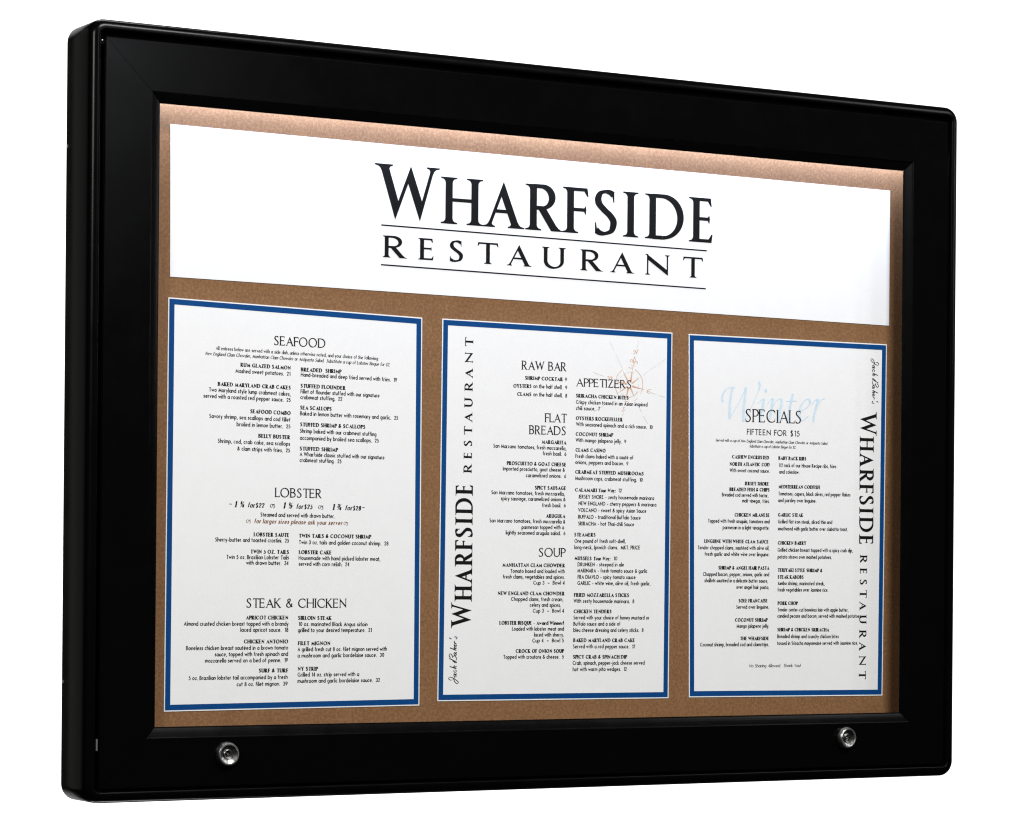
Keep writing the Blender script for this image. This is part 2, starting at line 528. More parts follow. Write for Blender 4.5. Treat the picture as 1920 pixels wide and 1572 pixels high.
g('W', 1.02, [('z', [(0, 1), (.27, 0), (.53, 1), (.77, 0), (1.02, 1)], 'knkn')], [(0, 1, 't', -.27, 'k'), (1.02, 1, 't', .25, 'n')])
g('X', .6, [('z', [(0, 1), (.6, 0)], 'k'), ('z', [(.02, 0), (.56, 1)], 'n')], [(0, 1, 't'), (.56, 1, 't'), (.02, 0, 'b'), (.6, 0, 'b')])
g('Y', .62, [('z', [(0, 1), (.31, .46)], 'k'), ('z', [(.62, 1), (.31, .46)], 'n'), ('k', [(.31, 0), (.31, .5)])], [(0, 1, 't'), (.62, 1, 't'), (.31, 0, 'b')])
g('Z', .56, [('n', [(.04, 1), (.54, 1)]), ('z', [(.02, 0), (.52, 1)], 'k'), ('n', [(0, 0), (.56, 0)])], [(.04, 1, 'e-'), (.56, 0, 'e+')])
r_, y_ = .27, XH / 2
ra = r_ + .27
g('a', .54, [('m', [arc(r_, y_, r_, y_, 0, 360)]), ('k', [(.54, 0), (.54, XH)])])
g('b', .54, [('m', [arc(r_, y_, r_, y_, 0, 360)]), ('k', [(0, 0), (0, 1.08)])])
g('c', .42, [('m', [arc(r_, y_, r_, y_, 52, 308)])])
g('d', .54, [('m', [arc(r_, y_, r_, y_, 0, 360)]), ('k', [(.54, 0), (.54, 1.08)])])
g('e', .54, [('m', [(.02, y_), (.53, y_), arc(r_, y_, r_ - .01, y_, 0, 312)])])
g('é', .54, [('m', [(.02, y_), (.53, y_), arc(r_, y_, r_ - .01, y_, 0, 312)]), ('n', [(.22, .8), (.38, 1.0)])])
g('f', .3, [('m', [(.12, 0), (.12, .85), spl((.12, .85), (.15, 1.03), (.24, 1.09), (.32, 1.06))]), ('n', [(-.05, XH), (.31, XH)])])
g('g', .54, [('m', [arc(r_, y_, r_, y_, 0, 360)]), ('m', [(.54, XH), (.54, -.1), spl((.54, -.1), (.48, -.29), (.28, -.36), (.08, -.28))])])
g('h', .46, [('k', [(0, 0), (0, 1.08)]), ('m', [(0, .42), arc(.23, .42, .23, .24, 180, 0), (.46, 0)])])
g('i', .02, [('k', [(.01, 0), (.01, XH)]), ('k', [(.01, .85), (.01, .98)])])
g('j', .1, [('k', [(.09, XH), (.09, -.2), (.03, -.33), (-.05, -.34)]), ('k', [(.09, .85), (.09, .98)])])
g('k', .44, [('k', [(0, 0), (0, 1.08)]), ('z', [(.0, .28), (.38, XH)], 'n'), ('z', [(.12, .4), (.44, 0)], 'k')])
g('l', .02, [('k', [(.01, 0), (.01, 1.08)])])
g('m', .76, [('k', [(0, 0), (0, XH)]), ('m', [(0, .44), arc(.19, .44, .19, .22, 180, 0), (.38, 0)]), ('m', [(.38, .44), arc(.57, .44, .19, .22, 180, 0), (.76, 0)])])
g('n', .46, [('k', [(0, 0), (0, XH)]), ('m', [(0, .42), arc(.23, .42, .23, .24, 180, 0), (.46, 0)])])
g('o', .54, [('m', [arc(r_, y_, r_, y_, 90, 450)])])
g('p', .54, [('m', [arc(r_, y_, r_, y_, 0, 360)]), ('k', [(0, -.36), (0, XH)])])
g('q', .54, [('m', [arc(r_, y_, r_, y_, 0, 360)]), ('k', [(.54, -.36), (.54, XH)])])
g('r', .28, [('k', [(0, 0), (0, XH)]), ('m', [(0, .42), spl((0, .42), (.06, .6), (.18, .67), (.28, .62))])])
g('s', .34, [('m', [spl((.32, .53), (.26, .64), (.15, .66), (.04, .58), (.05, .44), (.17, .34), (.3, .25), (.32, .1), (.19, 0), (.06, .01), (0, .13))])])
g('t', .28, [('k', [(.13, 0), (.13, .92)]), ('n', [(-.09, XH), (.36, XH)])])
g('u', .46, [('m', [(0, XH), (0, .24), arc(.23, .24, .23, .24, 180, 360), (.46, XH)]), ('k', [(.46, 0), (.46, XH)])])
g('v', .46, [('z', [(0, XH), (.23, 0), (.46, XH)], 'kn')])
g('w', .72, [('z', [(0, XH), (.19, 0), (.36, XH), (.53, 0), (.72, XH)], 'knkn')])
g('x', .44, [('z', [(0, XH), (.44, 0)], 'k'), ('z', [(.02, 0), (.42, XH)], 'n')])
g('y', .46, [('z', [(0, XH), (.24, 0)], 'k'), ('z', [(.46, XH), (.1, -.36)], 'n')])
g('z', .4, [('n', [(.02, XH - .04), (.38, XH - .04)]), ('z', [(.02, 0.02), (.38, XH - .02)], 'k'), ('n', [(0, .04), (.4, .04)])])
g('0', .5, [('m', [arc(.25, .5, .25, .5, 90, 450)])])
g('1', .24, [('k', [(.24, 0), (.24, 1)]), ('n', [(.05, .86), (.24, .99)])], [(.24, 0, 'b')])
g('2', .46, [('m', [spl((.02, .72), (.06, .92), (.22, 1), (.4, .93), (.44, .74), (.34, .5), (.16, .25), (0, .03))]), ('n', [(0, .03), (.46, .03)])])
g('3', .46, [('m', [spl((.03, .8), (.1, .95), (.24, 1), (.4, .9), (.38, .66), (.2, .54))]), ('m', [spl((.2, .54), (.4, .46), (.46, .26), (.36, .06), (.2, 0), (.05, .06), (0, .22))])])
g('4', .5, [('k', [(.38, 0), (.38, 1)]), ('n', [(.36, .98), (.01, .27)]), ('n', [(0, .25), (.5, .25)])])
g('5', .44, [('n', [(.12, .97), (.4, .97)]), ('n', [(.12, .97), (.06, .56)]), ('m', [spl((.06, .56), (.2, .62), (.36, .56), (.43, .34), (.36, .1), (.2, 0), (.06, .04), (0, .16))])])
g('6', .48, [('m', [arc(.24, .29, .24, .29, 0, 360)]), ('m', [spl((.02, .36), (.1, .6), (.24, .86), (.34, 1))])])
g('7', .46, [('n', [(0, .97), (.46, .97)]), ('z', [(.14, 0), (.44, 1)], 'k')])
g('8', .46, [('m', [arc(.23, .76, .19, .24, -90, 270)]), ('m', [arc(.23, .26, .23, .27, 90, 450)])])
g('9', .48, [('m', [arc(.24, .71, .24, .29, 0, 360)]), ('m', [spl((.46, .64), (.38, .4), (.24, .14), (.14, 0))])])
g('$', .46, [G['S'][1][0], ('n', [(.23, -.16), (.23, 1.16)])])
g('&', .66, [('m', [spl((.66, .06), (.5, .2), (.3, .5), (.16, .74), (.18, .92), (.3, 1), (.41, .92), (.41, .76), (.28, .6), (.1, .46), (.02, .26), (.1, .07), (.26, 0),
                        (.44, .08), (.56, .26), (.62, .46))])])
g('.', .03, [('k', [(.015, -.02), (.015, .12)])])
g(',', .08, [('k', [(.07, .12), (.0, -.16)])])
g("'", .03, [('k', [(.015, .75), (.015, 1.05)])])
g('!', .03, [('k', [(.015, .3), (.015, 1.05)]), ('k', [(.015, -.02), (.015, .13)])])
g(':', .03, [('k', [(.015, -.02), (.015, .12)]), ('k', [(.015, .5), (.015, .64)])])
g('-', .36, [('n', [(0, .33), (.36, .33)])])
g('/', .34, [('n', [(0, -.1), (.34, 1.06)])])
g('~', .5, [('m', [spl((0, .3), (.08, .4), (.18, .42), (.32, .33), (.42, .32), (.5, .42))])])
for fr_, top, bot in (('¼', '1', '4'), ('½', '1', '2'), ('¾', '3', '4')):
    st = [('n', [(.12, -.02), (.62, 1.02)])]
    for dch, ox, oy in ((top, 0.0, .5), (bot, .42, 0.0)):
        for wc, *rest in G[dch][1]:
            pts = []
            for p in rest[0]:
                if p[0] == 'a':
                    pts.append(('a', p[1] * .6 + ox, p[2] * .5 + oy, p[3] * .6, p[4] * .5, p[5], p[6]))
                elif p[0] == 's':
                    pts.append(('s',) + tuple((q[0] * .6 + ox, q[1] * .5 + oy) for q in p[1:]))
                else:
                    pts.append((p[0] * .6 + ox, p[1] * .5 + oy))
            st.append((wc, pts) + tuple(rest[1:]))
    g(fr_, .74, st)
# curled ornament that parts the prices
g('@', 1.15, [('m', [spl((.52, .62), (.38, .74), (.12, .66), (.02, .36), (.16, .06), (.36, .1), (.5, .34), (.62, .64), (.74, .66), (.8, .5))]),
              ('m', [spl((.74, .72), (.92, .62), (1.08, .76))]), ('m', [spl((1.06, .74), (.86, .44), (1.04, .3), (1.0, .06), (.84, -.04), (.7, .04))])])


def catmull(P, n):
    out = []
    for i in range(len(P) - 1):
        p0 = P[max(i - 1, 0)]
        p1, p2 = P[i], P[i + 1]
        p3 = P[min(i + 2, len(P) - 1)]
        for k in range(n):
            t = k / n
            out.append(tuple(0.5 * (2 * p1[d] + (p2[d] - p0[d]) * t + (2 * p0[d] - 5 * p1[d] + 4 * p2[d] - p3[d]) * t * t
                                    + (3 * p1[d] - p0[d] - 3 * p2[d] + p3[d]) * t ** 3) for d in (0, 1)))
    out.append(tuple(P[-1]))
    return out


def expand(pts, res):
    out = []
    for p in pts:
        if p[0] == 'a':
            _, cx, cy, rx, ry, a0, a1 = p
            n = max(3, int(abs(a1 - a0) / 90 * res))
            q = [(cx + rx * math.cos(math.radians(a0 + (a1 - a0) * k / n)), cy + ry * math.sin(math.radians(a0 + (a1 - a0) * k / n))) for k in range(n + 1)]
        elif p[0] == 's':
            q = catmull(p[1:], max(2, res // 2))
        else:
            q = [p]
        for v in q:
            if not out or (abs(v[0] - out[-1][0]) + abs(v[1] - out[-1][1])) > 1e-5:
                out.append(tuple(v))
    return out


class Face:
    """thick, thin: stroke widths; ext, th, br: serif reach, thickness, bracket; all as fractions of the cap height"""
    def __init__(s, thick, thin, ext=0, th=0, br=0, slant=0, cap=4.0, inkk='k', res=3, gap=.16, nib=10):
        s.thick, s.thin, s.ext, s.th, s.br, s.slant, s.cap, s.ink, s.res, s.gap, s.nib = thick, thin, ext, th, br, slant, cap * MM, inkk, res, gap, nib


FACES = {
    'H': Face(.14, .085, 0.07, .026, .05, cap=9.2, res=8, gap=.13),
    'H2': Face(.14, .085, 0.07, .026, .05, cap=8.65, res=8, gap=.13),
    'H3': Face(.115, .062, 0.07, .024, .05, cap=14.0, res=10, gap=.13),
    'B': Face(.29, .12, .06, .055, .06, cap=3.8, gap=.12),
    'BI': Face(.26, .09, .04, .05, .05, slant=.2, cap=3.8, gap=.10),
    'S': Face(.17, .155, cap=4.05, inkk='s', gap=.10, res=4),
    'S3': Face(.14, .13, cap=6.4, inkk='s', gap=.15, res=5),
    'g': Face(.17, .10, .0, 0, 0, cap=3.5, inkk='g', gap=.07),
    'G': Face(.17, .10, .0, 0, 0, slant=.2, cap=3.4, inkk='g', gap=.07),
    'G2': Face(.17, .10, .0, 0, 0, slant=.2, cap=3.1, inkk='g', gap=.07),
    'J': Face(.25, .1, .05, .05, .05, slant=.2, cap=6.0, gap=.1, res=5),
    'J2': Face(.25, .11, 0, 0, 0, slant=.12, cap=4.6, gap=.14, res=5),
    'j': Face(.22, .1, 0, 0, 0, slant=.25, cap=4.8, gap=.12, res=5),
    '~': Face(.14, .07, 0, 0, 0, cap=5.0, gap=.1, res=5),
    '@': Face(.12, .05, 0, 0, 0, cap=5.2, gap=.1, res=6),
    '@b': Face(.10, .05, 0, 0, 0, cap=4.6, inkk='b', gap=.1, res=6),
    'br': Face(.20, .11, 0, 0, 0, slant=.22, cap=4.3, inkk='b', gap=.16, res=4),
}


def ribbon(P, wf, closed=False):
    """strip of quads along the polyline P, wf(angle) gives its full width"""
    n = len(P)
    L = []
    for i in range(n):
        if closed:
            a, b2 = P[(i - 1) % (n - 1)], P[(i + 1) % (n - 1)]
        else:
            a, b2 = P[max(i - 1, 0)], P[min(i + 1, n - 1)]
        dx, dy = b2[0] - a[0], b2[1] - a[1]
        d = math.hypot(dx, dy) or 1e-9
        w = wf(math.atan2(dy, dx)) / 2
        nx, ny = -dy / d, dx / d
        L.append(((P[i][0] + nx * w, P[i][1] + ny * w), (P[i][0] - nx * w, P[i][1] - ny * w)))
    return [[L[i][0], L[i][1], L[i + 1][1], L[i + 1][0]] for i in range(n - 1)]


def isect(p, d, q, e):
    den = d[0] * e[1] - d[1] * e[0]
    if abs(den) < 1e-12:
        return p
    t = ((q[0] - p[0]) * e[1] - (q[1] - p[1]) * e[0]) / den
    return (p[0] + d[0] * t, p[1] + d[1] * t)


def zigzag(P, W):
    """mitred legs with level end cuts; joint tips land on the y of the given joint"""
    P = [list(p) for p in P]
    tgt = [p[1] for p in P]
    n = len(P)
    for it in range(6):
        segs = []
        for i in range(n - 1):
            dx, dy = P[i + 1][0] - P[i][0], P[i + 1][1] - P[i][1]
            d = math.hypot(dx, dy)
            nx, ny = -dy / d, dx / d
            w = W[i] / 2
            segs.append(((dx / d, dy / d), (P[i][0] + nx * w, P[i][1] + ny * w), (P[i][0] - nx * w, P[i][1] - ny * w)))
        A, B = [], []
        for i in range(n):
            if i == 0 or i == n - 1:
                s = segs[0] if i == 0 else segs[-1]
                A.append(isect(s[1], s[0], (0, tgt[i]), (1, 0)))
                B.append(isect(s[2], s[0], (0, tgt[i]), (1, 0)))
            else:
                A.append(isect(segs[i - 1][1], segs[i - 1][0], segs[i][1], segs[i][0]))
                B.append(isect(segs[i - 1][2], segs[i - 1][0], segs[i][2], segs[i][0]))
                up = P[i][1] > (P[i - 1][1] + P[i + 1][1]) / 2
                tip = max(A[i][1], B[i][1]) if up else min(A[i][1], B[i][1])
                P[i][1] -= (tip - tgt[i]) * 0.8
    lo, hi = min(tgt), max(tgt)
    m = 0.03 * (hi - lo)
    A = [(x, min(max(y, lo - m), hi + m)) for x, y in A]
    B = [(x, min(max(y, lo - m), hi + m)) for x, y in B]
    for L in (A, B):                            # very heavy narrow letters: keep joints near their stem
        for i in range(1, n - 1):
            x, y = L[i]
            w = max(W) * 1.2
            L[i] = (min(max(x, P[i][0] - w), P[i][0] + w), y)
    return [[A[i], B[i], B[i + 1], A[i + 1]] for i in range(n - 1)]


def glyph(ch, fc, sx, ox, h):
    """polygons of one letter; ox is in skeleton units, sx the width factor, h the cap height in metres"""
    out = []
    if ch not in G:
        return out
    _, strokes, serifs = G[ch]
    tk, tn = fc.thick * h, fc.thin * h
    serif = fc.ext > 0
    T = lambda p: ((p[0] + ox) * sx * h + fc.slant * p[1] * h, p[1] * h)
    half = tn / 2
    for st in strokes:
        wc = st[0]
        if wc == 'z':
            out += zigzag([T(p) for p in st[1]], [tk if c == 'k' else tn for c in st[2]])
            continue
        P = [T(p) for p in expand(st[1], fc.res)]
        # level strokes at the cap line and base line keep their outer edge on the line
        if wc == 'k':
            wf = lambda a: tk
        elif wc == 'n':
            wf = lambda a: tn
        else:
            nb = math.radians(fc.nib)
            wf = lambda a: tn + (tk - tn) * abs(math.sin(a - nb)) ** 1.3
        # pen and thin strokes are drawn inside the letter's height, so their outer edge lies on the lines
        if wc != 'k':
            P = [(x, half + y * (h - 2 * half) / h) for x, y in P]
        closed = len(P) > 4 and abs(P[0][0] - P[-1][0]) + abs(P[0][1] - P[-1][1]) < 1e-7
        out += ribbon(P, wf, closed)
    if serif:
        ext, th, br = fc.ext * h, fc.th * h, fc.br * h
        for x, y, kind, *more in serifs:
            cx, cy = T((x, y))
            slope = more[0] * sx if more else 0.0
            cls = more[1] if len(more) > 1 else 'k'
            if kind[0] in 'bt':
                s = 1 if kind[0] == 'b' else -1
                hw = (tk if cls == 'k' else tn) / 2 * math.hypot(1, slope)
                l = ext
                r = ext if len(kind) == 1 else -hw * 0.2
                Q = lambda px, d: (px + slope * s * d, cy + s * d)
                pts = [(cx - hw - l, cy), (cx + hw + r, cy), (cx + hw + r, cy + s * th)]
                if len(kind) == 1:
                    pts += [Q(cx + hw + r * .35, th + br * .18), Q(cx + hw + r * .08, th + br * .5)]
                pts += [Q(cx + hw * .95, th + br), Q(cx - hw * .95, th + br)]
                pts += [Q(cx - hw - l * .08, th + br * .5), Q(cx - hw - l * .35, th + br * .18), (cx - hw - l, cy + s * th)]
                out.append(pts)
            elif kind[0] == 'r':
                hw = tk * .5 * math.hypot(1, .66 * sx)
                R = lambda d: cx + hw - .66 * sx * d
                pts = [(cx - hw * .6, cy), (cx + hw + ext, cy), (cx + hw + ext, cy + th * .5), (R(th * 1.2) + ext * .42, cy + th * 1.2),
                       (R(th * 2.4) + ext * .16, cy + th * 2.4), (R(br * 1.2), cy + br * 1.2), (R(br * 1.2) - hw, cy + br * 1.2)]
                out.append(pts)
            elif kind[0] == 'e':
                v = 0.15 * h
                w = max(th * 1.3, tn * .6)
                sg = -1 if x < .1 else 1
                if kind[1] == '0':
                    out.append([(cx + w * .5, cy + v * .62), (cx - w * .6, cy + half * .6), (cx - v * .5, cy), (cx - w * .6, cy - half * .6), (cx + w * .5, cy - v * .8), (cx + w * .9, cy)])
                else:
                    s = 1 if kind[1] == '+' else -1
                    b0 = cy if s > 0 else cy
                    out.append([(cx + sg * w * .4, b0), (cx + sg * w * 1.0, b0 + s * v * 1.25), (cx + sg * w * .3, b0 + s * v * 1.25), (cx - sg * v * .45, b0 + s * tn * .9), (cx - sg * v * .5, b0)])
            elif kind[0] == 'v':
                s = 1 if kind[1] == '+' else -1
                w = max(th * 1.1, tn * .45)
                sg = 1 if x > .2 else -1
                out.append([(cx + sg * w * .8, cy - s * half * 1.2), (cx + sg * w * .9, cy + s * .2 * h), (cx + sg * w * .1, cy + s * .2 * h),
                            (cx - sg * w * .7, cy + s * .06 * h), (cx - sg * w * 2.6, cy + s * half * .8), (cx - sg * w * 2.4, cy - s * half * 1.05)])
    return out


class Print:
    """ink on the board's plane, gathered into one mesh"""
    def __init__(s, y):
        s.v, s.f, s.y, s.k = [], [], y, 0

    def poly(s, pts, step=1):
        i = len(s.v)
        s.k += step
        y = s.y - (s.k % 40) * 4e-6          # strokes that cross do not share a plane
        s.v += [(p[0], y, p[1]) for p in pts]
        s.f.append(tuple(range(i, i + len(pts))))

    def build(s, name, mat, parent, label=None):
        o = link_mesh(name, [(a - parent.location.x, b2 - parent.location.y, c - parent.location.z) for a, b2, c in s.v], s.f, mat, parent, False, label)
        return o


def advance(text, gap):
    x, pos = 0.0, []
    for ch in text:
        if ch == ' ':
            x += .46
            continue
        pos.append((ch, x, len(pos)))
        x += G[ch][0] + gap * (.25 if ch in 'FLPT' else .72 if ch in 'AVWYvwyr' else 1)
    return pos, x - gap


def line(pr, text, fc, x0, z0, x1, z1, cap=None):
    """set one line of text between two points of the sheet (millimetres)"""
    x0, z0, x1, z1 = x0 * MM, z0 * MM, x1 * MM, z1 * MM
    h = cap or fc.cap
    pos, total = advance(text, fc.gap)
    L = x1 - x0
    a, b2 = pos[0][0], pos[-1][0]
    padl = (fc.ext if fc.ext and a not in 'OCGQSZ' else 0) + fc.thick * .5
    tw = fc.thick * .85
    sx = (L / h - padl * 1.6 - tw * (len(pos) - 1)) / max(total, .02)
    if len(text) <= 2:
        sx = min(max(sx, .5), 1.05)
    sl = (z1 - z0) / L
    for ch, ox, k in pos:
        for poly in glyph(ch, fc, sx, ox + k * tw / sx, h):
            pr.poly([(x0 + padl * .8 * h + u, z0 + sl * u + v) for u, v in poly])


def fitted(pr, ch, fc, a, b2, h, put):
    """one letter whose ink spans a..b2 along the line"""
    def ext(sx):
        q = glyph(ch, fc, sx, 0.0, h)
        xs = [p[0] for poly in q for p in poly]
        return min(xs), max(xs), q
    l0, h0, _ = ext(1.0)
    l1, h1, _ = ext(0.6)
    k = ((h0 - l0) - (h1 - l1)) / 0.4
    sx = 1.0 if abs(k) < 1e-9 else 0.6 + ((b2 - a) - (h1 - l1)) / k
    lo, hi, q = ext(max(sx, .05))
    for poly in q:
        pr.poly([put(a - lo + u, v) for u, v in poly])


# letters of the restaurant's name: (letter, start, end) in thousandths of the name's length
NAME1 = [('W', 0.0, 182.4), ('H', 185.8, 307.0), ('A', 305.7, 427.4), ('R', 430.0, 544.7), ('F', 540.1, 617.4), ('S', 636.4, 703.5), ('I', 721.9, 768.5), ('D', 789.3, 909.1), ('E', 925.3, 1000.0)]
NAME2 = [('R', 23.9, 92.1), ('E', 123.0, 166.6), ('S', 212.6, 250.5), ('T', 292.1, 352.4), ('A', 376.8, 449.1), ('U', 480.1, 550.8), ('R', 594.3, 662.9), ('A', 684.4, 756.8), ('N', 791.2, 867.1), ('T', 907.9, 971.0)]
F_BIG = Face(.175, .076, .115, .026, .11, res=16, nib=12)
F_SUB = Face(.205, .08, .10, .028, .10, res=14, nib=12)

# free pen strokes: (width class, points)
SCRIPT = [('m', [(240, 1240), (200, 1252), (160, 1235), (145, 1205), (158, 1180), (200, 1180), (260, 1205), (320, 1245), (375, 1290), (385, 1320), (360, 1342), (320, 1322), (288, 1275), (270, 1215), (300, 1180)]),
          ('m', [(280, 1098), (272, 1130), (300, 1172), (332, 1170), (325, 1140), (280, 1100)]), ('k', [(275, 1090), (330, 1118), (335, 1090)]),
          ('m', [(285, 1000), (272, 1020), (290, 1055), (325, 1060), (335, 1030), (318, 1000)]),
          ('k', [(168, 912), (250, 942), (335, 975)]), ('m', [(290, 960), (272, 925), (278, 898), (295, 900), (300, 935)]), ('k', [(298, 935), (330, 925), (335, 905)]),
          ('k', [(155, 715), (230, 752), (300, 790)]), ('m', [(300, 790), (340, 812), (335, 828), (300, 818), (240, 772)]),
          ('m', [(190, 700), (160, 660), (155, 620), (175, 602), (210, 620), (240, 665), (250, 705)]), ('m', [(245, 705), (262, 665), (290, 652), (325, 685), (338, 730), (325, 775)]),
          ('m', [(285, 575), (275, 605), (300, 640), (332, 640), (328, 612), (285, 578)]), ('k', [(278, 568), (330, 592), (335, 560)]),
          ('k', [(175, 455), (255, 488), (335, 522)]), ('m', [(295, 505), (278, 470), (282, 445), (298, 450), (305, 480)]), ('k', [(303, 480), (330, 472), (336, 450)]),
          ('m', [(305, 425), (300, 385), (280, 378), (280, 405), (310, 430), (336, 415), (328, 378)]),
          ('k', [(280, 335), (335, 358)]), ('m', [(300, 345), (280, 315), (285, 292), (300, 290)]),
          ('k', [(165, 200), (172, 222), (212, 238)]),
          ('m', [(278, 195), (300, 180), (318, 192), (345, 190), (350, 212), (335, 238), (325, 222)])]

WINTER = [('m', [(140, 470), (122, 420), (140, 340), (190, 265), (260, 238), (330, 235)]),
          ('k', [(292, 240), (262, 380), (245, 560), (246, 745)]), ('n', [(246, 745), (360, 545), (440, 390), (515, 225)]),
          ('k', [(505, 225), (490, 400), (472, 600), (466, 800)]), ('n', [(468, 795), (590, 575), (670, 400), (715, 270)]), ('m', [(715, 280), (728, 210), (715, 140)]),
          ('n', [(705, 500), (760, 440), (800, 420)]), ('k', [(800, 418), (775, 580), (745, 720), (742, 790)]),
          ('n', [(860, 505), (910, 440), (950, 418)]), ('k', [(945, 418), (925, 580), (895, 760)]),
          ('n', [(905, 650), (980, 490), (1040, 430), (1080, 425)]), ('k', [(1082, 425), (1085, 500), (1060, 640), (1045, 760), (1085, 785)]),
          ('k', [(1275, 345), (1240, 500), (1205, 680), (1195, 770), (1235, 790)]), ('n', [(1165, 465), (1340, 463)]),
          ('m', [(1395, 640), (1500, 580), (1560, 500), (1540, 440), (1490, 440), (1420, 520), (1385, 640), (1390, 740), (1435, 792), (1530, 715)]),
          ('n', [(1590, 520), (1640, 455), (1685, 435)]), ('k', [(1690, 430), (1660, 580), (1625, 720), (1615, 815)]), ('m', [(1650, 600), (1710, 490), (1760, 440), (1810, 420)])]

COMPASS_GREY = [('n', [(120, 95), (205, 265)]), ('n', [(225, 310), (345, 575)]), ('n', [(620, 90), (590, 235)]), ('n', [(700, 690), (800, 615)]), ('n', [(820, 600), (930, 525)]),
                ('n', [(950, 510), (1010, 470)]), ('n', [(1030, 455), (1090, 410)]), ('n', [(850, 995), (935, 1030)]), ('n', [(975, 1045), (1090, 1080)]),
                ('n', [(650, 1270), (690, 1345)]), ('n', [(710, 1400), (790, 1540)]), ('n', [(350, 1400), (375, 1335)]), ('n', [(-160, 630), (20, 700)]), ('n', [(110, 1155), (-130, 1310)]),
                ('n', [(330, 1000), (390, 1050), (470, 1068), (560, 1030), (612, 960)]), ('n', [(390, 655), (470, 630), (540, 655)]), ('n', [(595, 720), (625, 790)]), ('n', [(628, 840), (620, 900)]),
                ('n', [(310, 730), (340, 690)]), ('n', [(305, 900), (315, 950)])]
COMPASS = [('m', [(238, 760), (270, 670), (345, 590)]), ('m', [(445, 555), (500, 562), (525, 575)]), ('m', [(560, 588), (630, 655), (680, 740), (700, 850), (690, 930), (665, 1005)]),
           ('m', [(230, 790), (226, 870), (240, 950), (275, 1025)]), ('m', [(620, 975), (565, 1035)]), ('m', [(440, 1075), (500, 1070)]), ('n', [(550, 1135), (608, 1095)]),
           ('n', [(385, 1135), (455, 1155)]),
           ('m', [(535, 285), (545, 250), (565, 255), (555, 310), (535, 305)]), ('m', [(565, 255), (590, 310)]), ('m', [(590, 310), (610, 245), (622, 255)]),
           ('m', [(770, 985), (790, 945), (845, 945)]), ('m', [(785, 970), (825, 968)]), ('m', [(785, 945), (790, 1000), (850, 995)]),
           ('m', [(395, 1240), (365, 1250), (372, 1275), (385, 1290), (365, 1312), (340, 1300)]),
           ('m', [(85, 715), (110, 700), (120, 750), (150, 700), (155, 745), (185, 710)]),
           ('m', [(555, 365), (535, 420), (545, 470), (565, 430), (555, 365)]), ('m', [(525, 475), (520, 425), (490, 415), (482, 440), (500, 455)]),
           ('m', [(545, 480), (575, 445), (602, 458), (598, 485), (582, 488)]), ('m', [(550, 470), (535, 510), (520, 555)]), ('n', [(500, 505), (515, 520)]), ('n', [(545, 530), (560, 520)])]
_c = (470, 855)
STARS = []
for _t, _w in (((520, 560), 27), ((648, 722), 17), ((735, 945), 24), ((562, 1080), 17), ((400, 1140), 24), ((265, 1005), 17), ((215, 790), 24), ((345, 600), 17)):
    _d = math.hypot(_t[0] - _c[0], _t[1] - _c[1])
    _u = ((_t[0] - _c[0]) / _d, (_t[1] - _c[1]) / _d)
    _b = (_c[0] + _u[0] * 62, _c[1] + _u[1] * 62)
    STARS.append([_t, (_b[0] - _u[1] * _w, _b[1] + _u[0] * _w), (_c[0] + _u[0] * 38, _c[1] + _u[1] * 38), (_b[0] + _u[1] * 9, _b[1] - _u[0] * 9)])

WINTER_MAP = (0.19987, 0.36499, 0.35403, 0.37114, 0.2007, 0.27942)
COMPASS_MAP = (0.05884, 0.39844, 0.14518, 0.40242, 0.05975, 0.30356)



def free(pr, strokes, put, thick, thin, nib=20, n=6):
    """pen strokes through given points; put maps the drawing to the sheet"""
    for wc, pts in strokes:
        P = [put(*p) for p in (catmull(pts, n) if len(pts) > 2 else pts)]
        nb = math.radians(nib)
        if wc == 'k':
            wf = lambda a: thick
        elif wc == 'n':
            wf = lambda a: thin
        else:
            wf = lambda a: thin + (thick - thin) * abs(math.sin(a - nb)) ** 1.3
        pr.k += 1
        for q in ribbon(P, wf):
            pr.poly(q, 0)


# ------------------------------------------------------------------ papers
YP = -0.0006          # face of a sheet
YI = -0.00075         # ink


def sheet(name, quad, label, cat, group=None):
    cx = sum(p[0] for p in quad) / 4 * MM
    z0 = min(p[1] for p in quad) * MM
    root = empty(name, (cx, 0, z0))
    tag(root, label, cat, group)
    # very slight wave of the paper, so the sheet has thickness and edges
    vs, fs = [], []
    (tlx, tlz), (trx, trz), (brx, brz), (blx, blz) = quad
    for y in (YP, -0.0002):
        for (x, z) in ((tlx, tlz), (trx, trz), (brx, brz), (blx, blz)):
            vs.append((x * MM - cx, y, z * MM - z0))
    fs = [(3, 2, 1, 0), (4, 5, 6, 7), (0, 1, 5, 4), (1, 2, 6, 5), (2, 3, 7, 6), (3, 0, 4, 7)]
    link_mesh("paper", vs, fs, M_paper, root)
    return root


def inset(quad, d):
    (a, b2), (c, d2), (e, f), (g2, h) = quad
    return [(a + d, b2 - d), (c - d, d2 - d), (e - d, f + d), (g2 + d, h + d)]


def border(root, quad, d0, d1):
    o, i = inset(quad, d0), inset(quad, d1)
    pr = Print(YP - 0.00006)
    for k in range(4):
        k2 = (k + 1) % 4
        q = [o[k], o[k2], i[k2], i[k]]
        i0 = len(pr.v)
        pr.v += [(p[0] * MM, pr.y, p[1] * MM) for p in q]
        pr.f.append((i0, i0 + 1, i0 + 2, i0 + 3))
    pr.build("blue_border", M_blue, root)


